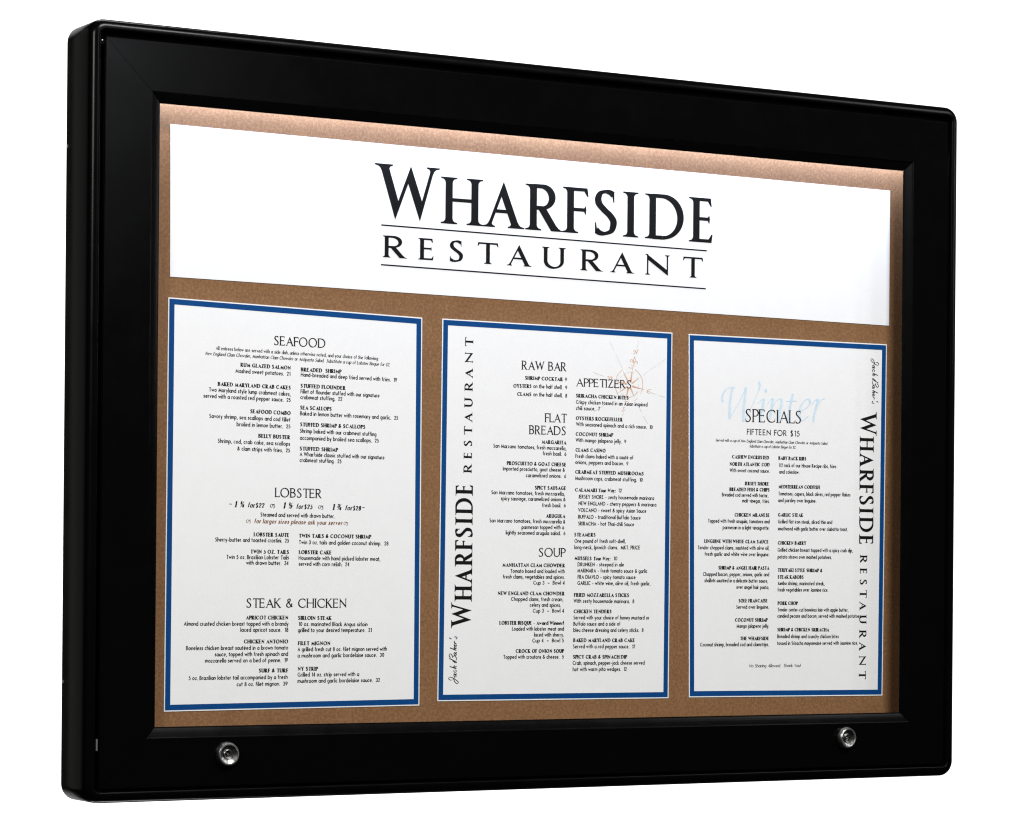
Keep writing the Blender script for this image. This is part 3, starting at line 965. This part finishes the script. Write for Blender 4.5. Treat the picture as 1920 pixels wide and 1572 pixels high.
QUADS = {'banner': [(-432.93, 580.42), (431.28, 576.37), (431.28, 426.83), (-432.12, 433.06)], 'L': [(-433.83, 412.97), (-155.41, 406.99), (-155.07, 14.66), (-434.81, 12.8)], 'M': [(-132.24, 407.21), (145.78, 405.85), (144.61, 18.0), (-134.42, 18.63)], 'R': [(166.53, 405.4), (428.47, 406.02), (426.06, 17.16), (170.4, 18.51)]}
TEXT = {
  'L': [
    ('heading', 'SEAFOOD', [
      ('H', 'SEAFOOD', -320.83, 371.88, -264.59, 371.42),
    ]),
    ('note', '', [
      ('g', 'All entrees below are served with a side dish, unless otherwise noted, and your choice of the following:', -383.35, 364.48, -205.1, 361.84),
      ('G', 'New England Clam Chowder, Manhattan Clam Chowder or Antipasto Salad.  Substitute a cup of Lobster Bisque for $2.', -394.63, 359.0, -192.13, 356.16),
    ]),
    ('entry', 'RUM GLAZED SALMON', [
      ('B', 'RUM GLAZED SALMON', -356.81, 349.25, -302.12, 348.33),
      ('S', 'Mashed sweet potatoes.  21', -362.07, 342.98, -302.7, 342.2),
    ]),
    ('entry', 'BAKED MARYLAND CRAB CAKES', [
      ('B', 'BAKED MARYLAND CRAB CAKES', -380.98, 329.55, -301.94, 328.74),
      ('S', 'Two Maryland style lump crabmeat cakes,', -390.28, 323.64, -302.23, 322.41),
      ('S', 'served with a roasted red pepper sauce.  25', -396.0, 317.42, -302.17, 316.46),
    ]),
    ('entry', 'SEAFOOD COMBO', [
      ('B', 'SEAFOOD COMBO', -345.89, 304.1, -302.05, 303.57),
      ('S', 'Savory shrimp, sea scallops and cod fillet', -389.65, 297.97, -302.28, 296.97),
      ('S', 'broiled in lemon butter.  25', -360.33, 290.85, -302.22, 290.29),
    ]),
    ('entry', 'BELLY BUSTER', [
      ('B', 'BELLY BUSTER', -336.97, 280.26, -302.24, 279.76),
      ('S', 'Shrimp, cod, crab cake, sea scallops', -380.35, 274.0, -302.29, 273.17),
      ('S', '& clam strips with fries.  25', -359.48, 267.03, -302.35, 266.59),
    ]),
    ('entry', 'BREADED  SHRIMP', [
      ('B', 'BREADED  SHRIMP', -291.3, 347.24, -246.35, 346.92),
      ('S', 'Hand-breaded and deep fried served with fries.  19', -291.25, 342.12, -183.87, 340.87),
    ]),
    ('entry', 'STUFFED FLOUNDER', [
      ('B', 'STUFFED FLOUNDER', -291.38, 331.14, -241.62, 330.62),
      ('S', 'Fillet of flounder stuffed with our signature', -291.33, 325.45, -203.42, 324.43),
      ('S', 'crabmeat stuffing.  22', -291.51, 319.74, -245.26, 319.47),
    ]),
    ('entry', 'SEA SCALLOPS', [
      ('B', 'SEA SCALLOPS', -291.65, 309.55, -256.91, 309.3),
      ('S', 'Baked in lemon butter with rosemary and garlic.  25', -291.59, 303.75, -182.17, 302.63),
    ]),
    ('entry', 'STUFFED SHRIMP & SCALLOPS', [
      ('B', 'STUFFED SHRIMP & SCALLOPS', -291.49, 292.89, -219.17, 292.58),
      ('S', 'Shrimp baked with our crabmeat stuffing', -291.67, 286.45, -206.61, 285.53),
      ('S', 'accompanied by broiled sea scallops.  25', -291.6, 279.48, -203.84, 279.08),
    ]),
    ('entry', 'STUFFED SHRIMP', [
      ('B', 'STUFFED SHRIMP', -291.74, 269.04, -249.54, 268.8),
      ('S', 'A Wharfside classic stuffed with our signature', -291.68, 263.39, -197.17, 262.45),
      ('S', 'crabmeat stuffing.  25', -291.75, 257.59, -245.51, 257.32),
    ]),
    ('heading', 'LOBSTER', [
      ('H', 'LOBSTER', -318.62, 222.35, -266.56, 222.1),
    ]),
    ('price_line', '', [
      ('J', '1', -362.79, 211.53, -359.87, 211.48),
      ('J', '¼', -356.9, 211.48, -351.45, 211.53),
      ('j', 'for', -348.01, 211.54, -340.25, 211.57),
      ('J2', '$22', -339.27, 211.54, -329.98, 211.54),
      ('~', '~', -367.77, 212.64, -364.17, 212.71),
      ('@', '@', -323.62, 211.6, -317.83, 211.6),
      ('J', '1', -310.27, 211.32, -307.31, 211.32),
      ('J', '½', -304.51, 211.26, -299.09, 211.25),
      ('j', 'for', -295.29, 211.16, -287.68, 211.19),
      ('J2', '$25', -286.51, 211.1, -277.35, 211.1),
      ('@', '@', -270.88, 211.11, -264.74, 211.11),
      ('J', '1', -256.17, 210.73, -253.15, 210.73),
      ('J', '¾', -250.71, 210.72, -245.19, 210.71),
      ('j', 'for', -241.33, 210.67, -233.29, 210.71),
      ('J2', '$28', -232.45, 210.61, -223.43, 210.66),
      ('~', '~', -222.06, 211.92, -218.59, 211.92),
    ]),
    ('note', '', [
      ('S', 'Steamed and served with drawn butter.', -333.94, 202.88, -252.54, 202.57),
    ]),
    ('note', '', [
      ('@b', '@', -349.36, 196.26, -343.96, 196.24),
      ('br', 'for larger sizes please ask your server', -340.8, 196.28, -244.22, 195.79),
      ('@b', '@', -242.56, 195.76, -237.26, 195.74),
    ]),
    ('entry', 'LOBSTER SAUTE', [
      ('B', 'LOBSTER SAUTE', -341.08, 183.41, -302.38, 183.29),
      ('S', 'Sherry-butter and toasted crostini.  25', -382.29, 177.78, -302.68, 177.6),
    ]),
    ('entry', 'TWIN 5 OZ. TAILS', [
      ('B', 'TWIN 5 OZ. TAILS', -344.49, 166.53, -302.4, 166.49),
      ('S', 'Twin 5 oz. Brazilian Lobster Tails', -370.19, 160.9, -302.58, 160.96),
      ('S', 'with drawn butter.  34', -348.81, 155.46, -302.88, 155.38),
    ]),
    ('entry', 'TWIN TAILS & COCONUT SHRIMP', [
      ('B', 'TWIN TAILS & COCONUT SHRIMP', -291.98, 182.74, -211.47, 182.76),
      ('S', 'Twin 3 oz. tails and golden coconut shrimp.  28', -291.92, 176.3, -191.94, 176.09),
    ]),
    ('entry', 'LOBSTER CAKE', [
      ('B', 'LOBSTER CAKE', -291.83, 166.55, -255.52, 166.49),
      ('S', 'Housemade with hand picked lobster meat,', -291.89, 160.74, -200.97, 160.46),
      ('S', 'served with corn relish.  24', -291.84, 154.89, -235.68, 154.77),
    ]),
    ('heading', 'STEAK & CHICKEN', [
      ('H', 'STEAK & CHICKEN', -348.36, 113.36, -238.63, 113.35),
    ]),
    ('entry', 'APRICOT CHICKEN', [
      ('B', 'APRICOT CHICKEN', -348.94, 101.81, -302.55, 101.79),
      ('S', 'Almond crusted chicken breast topped with a brandy', -414.67, 95.75, -302.5, 95.58),
      ('S', 'laced apricot sauce.  18', -354.45, 89.76, -302.61, 89.58),
    ]),
    ('entry', 'CHICKEN ANTONIO', [
      ('B', 'CHICKEN ANTONIO', -350.62, 78.42, -302.68, 78.21),
      ('S', 'Boneless chicken breast sautéed in a brown tomato', -412.09, 72.08, -302.63, 72.05),
      ('S', 'sauce, topped with fresh spinach and', -381.71, 65.89, -302.68, 65.84),
      ('S', 'mozzarella served on a bed of penne.  19', -391.96, 59.78, -302.8, 59.73),
    ]),
    ('entry', 'SURF & TURF', [
      ('B', 'SURF & TURF', -334.3, 49.81, -302.42, 49.67),
      ('S', '5 oz. Brazilian lobster tail accompanied by a fresh', -409.12, 43.01, -302.94, 43.1),
      ('S', 'cut 8 oz. filet mignon.  39', -357.96, 36.52, -302.88, 36.52),
    ]),
    ('entry', 'SIRLOIN STEAK', [
      ('B', 'SIRLOIN STEAK', -292.04, 101.52, -255.2, 101.34),
      ('S', '10 oz. marinated Black Angus sirloin', -291.4, 95.35, -214.73, 94.96),
      ('S', 'grilled to your desired temperature.  21', -292.04, 89.28, -209.99, 89.23),
    ]),
    ('entry', 'FILET MIGNON', [
      ('B', 'FILET MIGNON', -291.92, 76.42, -255.97, 76.25),
      ('S', 'A grilled fresh cut 8 oz. filet mignon served with', -292.22, 70.36, -192.64, 70.21),
      ('S', 'a mushroom and garlic bordelaise sauce.  30', -292.16, 64.08, -195.78, 64.23),
    ]),
    ('entry', 'NY STRIP', [
      ('B', 'NY STRIP', -292.04, 51.21, -269.73, 51.01),
      ('S', 'Grilled 14 oz. strip served with a', -291.98, 45.25, -223.79, 45.16),
      ('S', 'mushroom and garlic bordelaise sauce.  32', -291.98, 38.98, -200.19, 39.04),
    ]),
  ],
  'M': [
    ('heading', 'RAW BAR', [
      ('H', 'RAW BAR', -38.89, 359.26, 15.4, 359.57),
    ]),
    ('entry', 'SHRIMP COCKTAIL', [
      ('B', 'SHRIMP COCKTAIL', -34.66, 348.97, 11.11, 349.14),
      ('S', '9', 13.18, 349.0, 16.15, 349.01),
    ]),
    ('entry', 'OYSTERS', [
      ('B', 'OYSTERS', -48.42, 340.26, -26.93, 340.63),
      ('S', 'on the half shell.  9', -24.7, 340.71, 15.97, 340.68),
    ]),
    ('entry', 'CLAMS', [
      ('B', 'CLAMS', -43.84, 332.03, -27.11, 332.14),
      ('S', 'on the half shell.  8', -24.62, 332.23, 16.05, 332.2),
    ]),
    ('heading', 'FLAT BREADS', [
      ('H', 'FLAT', -10.74, 305.95, 15.72, 306.24),
      ('H', 'BREADS', -29.48, 292.96, 15.45, 293.03),
    ]),
    ('entry', 'MARGARITA', [
      ('B', 'MARGARITA', -14.18, 283.6, 15.55, 283.5),
      ('S', 'San Marzano tomatoes, fresh mozzarella,', -71.62, 277.82, 15.6, 277.35),
      ('S', 'fresh basil.  6', -12.72, 271.55, 15.66, 271.53),
    ]),
    ('entry', 'PROSCUITTO & GOAT CHEESE', [
      ('B', 'PROSCUITTO & GOAT CHEESE', -55.57, 260.55, 15.76, 260.66),
      ('S', 'Imported prosciutto, goat cheese &', -60.12, 254.69, 14.14, 254.97),
      ('S', 'caramelized onions.  6', -32.68, 248.47, 15.62, 248.63),
    ]),
    ('entry', 'SPICY SAUSAGE', [
      ('B', 'SPICY SAUSAGE', -21.85, 235.98, 15.74, 236.21),
      ('S', 'San Marzano tomatoes, fresh mozzarella,', -73.56, 230.1, 14.12, 230.08),
      ('S', 'spicy sausage, caramelized onions &', -62.17, 224.08, 15.21, 224.28),
      ('S', 'fresh basil.  6', -12.98, 217.84, 15.46, 218.13),
    ]),
    ('entry', 'ARUGULA', [
      ('B', 'ARUGULA', -8.45, 206.99, 15.11, 206.98),
      ('S', 'San Marzano tomatoes, fresh mozzarella &', -75.48, 201.15, 15.17, 201.22),
      ('S', 'parmesan topped with a', -37.33, 194.87, 13.61, 195.38),
      ('S', 'lightly seasoned arugula salad.  6', -56.09, 189.01, 15.28, 189.14),
    ]),
    ('heading', 'SOUP', [
      ('H', 'SOUP', -16.71, 166.54, 14.79, 166.63),
    ]),
    ('entry', 'MANHATTAN CLAM CHOWDER', [
      ('B', 'MANHATTAN CLAM CHOWDER', -59.94, 155.88, 15.28, 155.82),
      ('S', 'Tomato based and loaded with', -50.15, 149.59, 14.89, 149.67),
      ('S', 'fresh clams, vegetables and spices.', -59.07, 143.67, 14.75, 143.68),
      ('S', 'Cup 3  ~  Bowl 4', -22.77, 137.61, 15.0, 137.8),
    ]),
    ('entry', 'NEW ENGLAND CLAM CHOWDER', [
      ('B', 'NEW ENGLAND CLAM CHOWDER', -65.09, 126.72, 15.11, 126.66),
      ('S', 'Chopped clams, fresh cream,', -49.12, 120.74, 13.36, 120.56),
      ('S', 'celery and spices.', -26.76, 114.74, 10.31, 114.63),
      ('S', 'Cup 3  ~  Bowl 4', -23.0, 108.69, 14.57, 108.71),
    ]),
    ('entry', 'LOBSTER BISQUE - Award Winner!', [
      ('B', 'LOBSTER BISQUE - Award Winner!', -62.78, 96.35, 14.69, 96.02),
      ('S', 'Loaded with lobster meat and', -47.62, 90.07, 14.49, 89.92),
      ('S', 'laced with sherry.', -21.36, 83.94, 14.35, 83.82),
      ('S', 'Cup 4  ~  Bowl 5', -23.35, 77.89, 14.41, 77.89),
    ]),
    ('entry', 'CROCK OF ONION SOUP', [
      ('B', 'CROCK OF ONION SOUP', -43.1, 67.32, 14.71, 66.98),
      ('S', 'Topped with croutons & cheese.  5', -57.84, 61.22, 14.57, 60.88),
    ]),
    ('heading', 'APPETIZERS', [
      ('H2', 'APPETIZERS', 26.75, 344.47, 95.29, 344.59),
    ]),
    ('entry', 'SRIRACHA CHICKEN BITES', [
      ('B', 'SRIRACHA CHICKEN BITES', 26.86, 332.87, 91.43, 332.83),
      ('S', 'Crispy chicken tossed in an Asian inspired', 26.93, 326.2, 115.08, 326.35),
      ('S', 'chili sauce.  7', 26.99, 319.76, 56.19, 320.02),
    ]),
    ('entry', 'OYSTERS ROCKEFELLER', [
      ('B', 'OYSTERS ROCKEFELLER', 26.96, 309.43, 84.24, 309.59),
      ('S', 'With seasoned spinach and a rich sauce.  10', 27.28, 303.1, 121.85, 302.84),
    ]),
    ('entry', 'COCONUT SHRIMP', [
      ('B', 'COCONUT SHRIMP', 26.92, 292.93, 72.73, 293.17),
      ('S', 'With mango jalapeno jelly.  9', 26.92, 286.49, 88.89, 286.63),
    ]),
    ('entry', 'CLAMS CASINO', [
      ('B', 'CLAMS CASINO', 26.88, 276.38, 63.55, 276.53),
      ('S', 'Fresh clams baked with a sauté of', 26.75, 269.82, 98.0, 269.98),
      ('S', 'onions, peppers and bacon.  9', 26.62, 263.48, 91.76, 263.54),
    ]),
    ('entry', 'CRABMEAT STUFFED MUSHROOMS', [
      ('B', 'CRABMEAT STUFFED MUSHROOMS', 26.71, 253.49, 111.05, 253.49),
      ('S', 'Mushroom caps, crabmeat stuffing.  10', 26.58, 246.88, 109.85, 246.82),
    ]),
    ('entry', 'CALAMARI', [
      ('B', 'CALAMARI', 26.7, 234.83, 53.27, 234.76),
      ('BI', 'Your Way:', 54.84, 234.73, 76.32, 235.0),
      ('S', '12', 79.61, 235.07, 85.42, 235.02),
      ('S', 'JERSEY SHORE - zesty housemade marinara', 30.72, 227.68, 124.31, 227.8),
      ('S', 'NEW ENGLAND - cherry peppers & marinara', 30.99, 220.74, 127.12, 220.92),
      ('S', 'VOLCANO - sweet & spicy Asian Sauce', 30.66, 213.68, 114.76, 214.1),
      ('S', 'BUFFALO - traditional Buffalo Sauce', 30.73, 206.73, 107.7, 206.84),
      ('S', 'SRIRACHA - hot Thai-chili Sauce', 30.73, 199.68, 99.67, 199.69),
    ]),
    ('entry', 'STEAMERS', [
      ('B', 'STEAMERS', 26.17, 188.11, 52.15, 188.23),
      ('S', 'One pound of fresh soft-shell,', 26.49, 181.51, 89.17, 181.76),
      ('S', 'long-neck, Ipswich clams.  MKT. PRICE', 26.3, 174.84, 107.34, 175.4),
    ]),
    ('entry', 'MUSSELS', [
      ('B', 'MUSSELS', 26.4, 163.57, 47.68, 163.49),
      ('BI', 'Your Way:', 49.51, 163.4, 70.55, 163.59),
      ('S', '10', 74.43, 163.62, 79.64, 163.67),
      ('S', 'DRUNKEN - steeped in ale', 30.56, 157.05, 87.36, 157.18),
      ('S', 'MARINARA - fresh tomato sauce & garlic', 30.36, 150.66, 116.7, 150.66),
      ('S', 'FRA DIAVLO - spicy tomato sauce', 30.68, 144.0, 102.06, 144.1),
      ('S', 'GARLIC - white wine, olive oil, fresh garlic.', 30.48, 137.61, 120.57, 137.56),
    ]),
    ('entry', 'FRIED MOZZARELLA STICKS', [
      ('B', 'FRIED MOZZARELLA STICKS', 26.38, 125.31, 94.15, 125.19),
      ('S', 'With zesty housemade marinara.  8', 26.12, 118.93, 100.51, 118.7),
    ]),
    ('entry', 'CHICKEN TENDERS', [
      ('B', 'CHICKEN TENDERS', 26.22, 108.16, 72.59, 108.07),
      ('S', 'Served with your choice of honey mustard or', 25.89, 101.66, 119.51, 101.39),
      ('S', 'Buffalo sauce and a side of', 25.96, 95.11, 83.66, 95.02),
      ('S', 'bleu cheese dressing and celery sticks.  8', 26.02, 88.62, 112.37, 88.39),
    ]),
    ('entry', 'BAKED MARYLAND CRAB CAKE', [
      ('B', 'BAKED MARYLAND CRAB CAKE', 25.86, 78.12, 101.9, 77.8),
      ('S', 'Served with a red pepper sauce.  12', 25.66, 71.57, 102.1, 71.17),
    ]),
    ('entry', 'SPICY CRAB & SPINACH DIP', [
      ('B', 'SPICY CRAB & SPINACH DIP', 25.77, 60.86, 91.99, 60.4),
      ('S', 'Crab, spinach, pepper-jack cheese served', 25.57, 54.37, 114.1, 53.88),
      ('S', 'hot with warm pita wedges.  12', 25.63, 47.81, 91.98, 47.44),
    ]),
  ],
  'R': [
    ('heading', 'SPECIALS', [
      ('H3', 'SPECIALS', 239.84, 314.22, 313.36, 314.59),
    ]),
    ('note', '', [
      ('S3', 'FIFTEEN FOR $15', 242.26, 300.46, 311.45, 300.37),
    ]),
    ('note', '', [
      ('G2', 'Served with a cup of New England Clam Chowder, Manhattan Clam Chowder or Antipasto Salad.', 201.53, 291.99, 348.85, 292.48),
      ('G2', 'Substitute a cup of Lobster Bisque for $2.', 245.58, 286.76, 306.2, 287.05),
    ]),
    ('entry', 'CASHEW ENCRUSTED NORTH ATLANTIC COD', [
      ('B', 'CASHEW ENCRUSTED', 223.22, 274.41, 271.21, 274.55),
      ('B', 'NORTH ATLANTIC COD', 219.98, 266.54, 272.27, 267.02),
      ('S', 'With sweet coconut sauce.', 220.33, 259.68, 272.12, 260.1),
    ]),
    ('entry', 'JERSEY SHORE BREADED FISH & CHIPS', [
      ('B', 'JERSEY SHORE', 239.39, 246.01, 271.49, 246.24),
      ('B', 'BREADED FISH & CHIPS', 220.04, 239.35, 272.53, 239.8),
      ('S', 'Breaded cod served with tartar,', 210.54, 233.39, 270.84, 233.48),
      ('S', 'malt vinegar, fries.', 236.8, 227.36, 272.44, 227.39),
    ]),
    ('entry', 'CHICKEN MILANESE', [
      ('B', 'CHICKEN MILANESE', 227.13, 212.06, 272.59, 212.4),
      ('S', 'Topped with fresh arugula, tomatoes and', 192.73, 205.0, 272.66, 205.36),
      ('S', 'parmesan in a light vinaigrette.', 211.84, 198.26, 272.51, 198.43),
    ]),
    ('entry', 'LINGUINE WITH WHITE CLAM SAUCE', [
      ('B', 'LINGUINE WITH WHITE CLAM SAUCE', 188.23, 183.34, 271.68, 183.66),
      ('S', 'Tender chopped clams, sautéed with olive oil,', 179.78, 176.3, 272.66, 176.69),
      ('S', 'fresh garlic and white wine over linguine.', 188.91, 169.57, 272.72, 169.77),
    ]),
    ('entry', 'SHRIMP & ANGEL HAIR PASTA', [
      ('B', 'SHRIMP & ANGEL HAIR PASTA', 206.7, 155.07, 272.65, 155.17),
      ('S', 'Chopped bacon, pepper, onions, garlic and', 186.93, 147.97, 272.72, 148.13),
      ('S', 'shallots sautéed in a delicate butter sauce,', 188.98, 141.27, 271.25, 141.2),
      ('S', 'over angel hair pasta.', 230.09, 134.39, 272.58, 134.29),
    ]),
    ('entry', 'SOLE FRANCAISE', [
      ('B', 'SOLE FRANCAISE', 233.07, 119.84, 270.83, 119.92),
      ('S', 'Served over linguine.', 230.16, 113.01, 272.78, 113.06),
    ]),
    ('entry', 'COCONUT SHRIMP', [
      ('B', 'COCONUT SHRIMP', 228.64, 99.15, 271.03, 99.11),
      ('S', 'Mango jalapeno jelly.', 230.71, 92.55, 272.98, 92.47),
    ]),
    ('entry', 'for coconut shrimp, breaded cod and clamstrips', [
      ('B', 'THE WHARFSIDE', 235.4, 79.24, 273.11, 79.09),
      ('S', 'Coconut shrimp, breaded cod and clamstrips.', 184.05, 72.73, 272.97, 72.57),
    ]),
    ('note', '', [
      ('G', 'No Sharing Allowed.  Thank You!', 247.19, 49.89, 315.09, 49.73),
    ]),
    ('entry', 'BABY BACK RIBS', [
      ('B', 'BABY BACK RIBS', 283.62, 274.47, 320.71, 274.61),
      ('S', '1/2 rack of our House Recipe ribs, fries', 283.98, 266.73, 360.72, 267.15),
      ('S', 'and coleslaw.', 284.82, 259.53, 311.35, 259.74),
    ]),
    ('entry', 'MEDITERREAN CODFISH', [
      ('B', 'MEDITERREAN CODFISH', 283.85, 243.61, 339.02, 243.96),
      ('S', 'Tomatoes, capers, black olives, red pepper flakes', 283.93, 235.87, 380.13, 236.49),
      ('S', 'and parsley over linguine.', 283.79, 228.64, 334.32, 228.95),
    ]),
    ('entry', 'GARLIC STEAK', [
      ('B', 'GARLIC STEAK', 283.73, 213.04, 316.76, 213.12),
      ('S', 'Grilled flat iron steak, sliced thin and', 283.8, 205.59, 355.86, 205.92),
      ('S', 'smothered with garlic butter over ciabatta toast.', 283.67, 197.96, 376.81, 198.51),
    ]),
    ('entry', 'CHICKEN BARRY', [
      ('B', 'CHICKEN BARRY', 283.82, 182.59, 321.17, 182.79),
      ('S', 'Grilled chicken breast topped with a spicy crab dip,', 283.68, 174.96, 384.2, 175.2),
      ('S', 'potato straws over mashed potatoes.', 283.61, 167.39, 355.52, 167.6),
    ]),
    ('entry', 'TERIYAKI STYLE SHRIMP & STEAK KABOBS', [
      ('B', 'TERIYAKI STYLE SHRIMP &', 283.82, 153.18, 343.41, 153.14),
      ('B', 'STEAK KABOBS', 283.89, 145.67, 318.2, 145.76),
      ('S', 'Jumbo shrimp, marinated steak,', 283.96, 138.79, 346.41, 138.7),
      ('S', 'fresh vegetables over Jasmine rice.', 283.89, 131.74, 351.35, 131.72),
    ]),
    ('entry', 'PORK CHOP', [
      ('B', 'PORK CHOP', 284.17, 117.24, 310.82, 117.29),
      ('S', 'Tender center-cut boneless loin with apple butter,', 284.1, 110.13, 378.76, 109.91),
      ('S', 'candied pecans and bacon, served with mashed potatoes.', 283.95, 103.37, 396.51, 103.16),
    ]),
    ('entry', 'SHRIMP & CHICKEN SRIRACHA', [
      ('B', 'SHRIMP & CHICKEN SRIRACHA', 284.1, 88.69, 352.56, 88.29),
      ('S', 'Breaded shrimp and crunchy chicken bites', 284.03, 81.24, 365.93, 80.83),
      ('S', 'tossed in Sriracha mayonnaise served with Jasmine rice.', 283.96, 73.79, 391.93, 73.57),
    ]),
  ],
}

GRP = "menu sheets with blue borders on the back board"
header = sheet("name_card", QUADS['banner'], "wide white card with the restaurant's name in large black capitals, above the three menus", "sign card")
s_left = sheet("menu_sheet", QUADS['L'], "blue bordered menu sheet headed SEAFOOD, LOBSTER and STEAK & CHICKEN, without the name down its side", "menu", GRP)
s_mid = sheet("menu_sheet", QUADS['M'], "blue bordered menu sheet with a compass rose, headed RAW BAR and APPETIZERS", "menu", GRP)
s_right = sheet("menu_sheet", QUADS['R'], "blue bordered menu sheet with SPECIALS printed over the pale blue word Winter", "menu", GRP)
for o, k in ((s_left, 'L'), (s_mid, 'M'), (s_right, 'R')):
    border(o, QUADS[k], 1.15, 6.6)

# name card
pr = Print(YI)
pr2 = Print(YI)
for tab, fc, P in ((NAME1, F_BIG, pr), (NAME2, F_SUB, pr2)):
    bz, cap = (503.9, 47.46) if tab is NAME1 else (465.64, 21.79)
    for ch, a, b2 in tab:
        k = 1.17 if (ch == 'W') else 1.0
        x0 = -210.84 * MM
        Ln = 406.57 * MM
        fitted(P, ch, fc if k == 1 else Face(.165, .07, .10, .024, .10, res=16), x0 + a / 1000 * Ln, x0 + b2 / 1000 * Ln, cap * MM * k, lambda u, v: (u, bz * MM + v))
pr.build("large_lettering", INK['k'], header)
pr2.build("small_lettering", INK['k'], header)
for (xa, za, xb, zb) in [(-203.06, 497.71, 188.56, 495.24), (-202.99, 457.82, 187.72, 454.62)]:
    pr = Print(YI)
    t = .00072
    pr.poly([(xa * MM, za * MM - t), (xb * MM, zb * MM - t), (xb * MM, zb * MM + t), (xa * MM, za * MM + t)])
    pr.build("rule_line", INK['k'], header)


def upright_name(root, P0, P1, R0, R1, cap1, cap2, J0, J1, jcap):
    """the name set along the side of a sheet; P0-P1 and R0-R1 are base lines in millimetres"""
    def along(A, B):
        dx, dz = (B[0] - A[0]), (B[1] - A[1])
        L = math.hypot(dx, dz)
        dx, dz = dx / L, dz / L
        return L, lambda u, v: (A[0] * MM + dx * u - dz * v, A[1] * MM + dz * u + dx * v)
    L, put = along(P0, P1)
    pr = Print(YI)
    a0, a1 = NAME1[0][1], NAME1[-1][2]
    for ch, a, b2 in NAME1:
        k = 1.19 if ch == 'W' else 1.0
        fitted(pr, ch, F_BIG if k == 1 else Face(.15, .066, .10, .024, .10, res=12), (a - a0) / (a1 - a0) * L * MM, (b2 - a0) / (a1 - a0) * L * MM, cap1 * MM * k, put)
    pr.build("large_lettering", INK['k'], root)
    L, put = along(R0, R1)
    pr = Print(YI)
    a0, a1 = NAME2[0][1], NAME2[-1][2]
    for ch, a, b2 in NAME2:
        fitted(pr, ch, F_SUB, (a - a0) / (a1 - a0) * L * MM, (b2 - a0) / (a1 - a0) * L * MM, cap2 * MM, put)
    pr.build("small_lettering", INK['k'], root)
    L, put = along(J0, J1)
    pr = Print(YI)
    k = L / 1175.0 * MM
    kv = jcap / 185.0 * MM
    free(pr, SCRIPT, lambda zx, zy: put((1345 - zy) * k, (345 - zx) * kv), .00085, .00040, 25)
    pr.build("script_lettering", INK['k'], root)


upright_name(s_mid, (-95.41, 92.58), (-95.18, 238.71), (-96.85, 250.98), (-96.17, 389.73), 20.08, 9.46, (-112.23, 36.14), (-112.57, 84.74), 8.54)
upright_name(s_right, (392.39, 330.72), (392.59, 184.57), (394.08, 172.72), (393.61, 35.5), 19.14, 9.52, (408.4, 389.39), (408.89, 339.46), 8.19)


# Winter, in pale blue, lies under the heading
pr = Print(YI + 0.00006)
pw = WINTER_MAP
free(pr, WINTER, lambda x, y: (pw[0] + (x / 1920.0) * (pw[2] - pw[0]), pw[1] + (y / 1309.0) * (pw[5] - pw[1]) + (x / 1920.0) * (pw[3] - pw[1])), .0030, .0009, 24)
dx_, dz_ = pw[0] + (830 / 1920.0) * (pw[2] - pw[0]), pw[1] + (245 / 1309.0) * (pw[5] - pw[1])
pr.poly([(dx_ + .0019 * math.cos(a * .5236), dz_ + .0023 * math.sin(a * .5236)) for a in range(12)])
pr.build("pale_lettering", INK['p'], s_right, "large pale blue brush word Winter")

# compass rose under the heading of the middle sheet
cm = COMPASS_MAP
cput = lambda x, y: (cm[0] + (x / 1202.0) * (cm[2] - cm[0]), cm[1] + (y / 1572.0) * (cm[5] - cm[1]) + (x / 1202.0) * (cm[3] - cm[1]))
pr = Print(YI + 0.00006)
free(pr, COMPASS_GREY, cput, .00042, .00042)
pr.build("compass_rhumb_lines", INK['l'], s_mid)
pr = Print(YI + 0.00005)
free(pr, COMPASS, cput, .0007, .0005, 20, 5)
for star in STARS:
    pr.poly([cput(*p) for p in star])
pr.build("compass_rose", INK['c'], s_mid, "copper coloured compass rose with N, E, S and W")

KIND = {'heading': 'heading', 'note': 'fine_print', 'entry': 'menu_entry', 'price_line': 'price_line'}
for key, root in (('L', s_left), ('M', s_mid), ('R', s_right)):
    for kind, title, lines in TEXT[key]:
        for inkk in sorted(set(FACES[l[0]].ink for l in lines)):
            pr = Print(YI)
            for st, tx, x0, z0, x1, z1 in lines:
                if FACES[st].ink == inkk:
                    line(pr, tx, FACES[st], x0, z0, x1, z1)
            lab = None
            if inkk == 'b':
                lab = "brown italic line offering larger sizes"
            elif kind == 'entry' and inkk == 'k':
                lab = "dish name " + title
            elif kind == 'heading':
                lab = "heading " + title
            nm = KIND[kind]
            if kind == 'entry':
                nm = 'dish_name' if inkk == 'k' else 'dish_description'
            pr.build(nm, INK[inkk], root, lab)
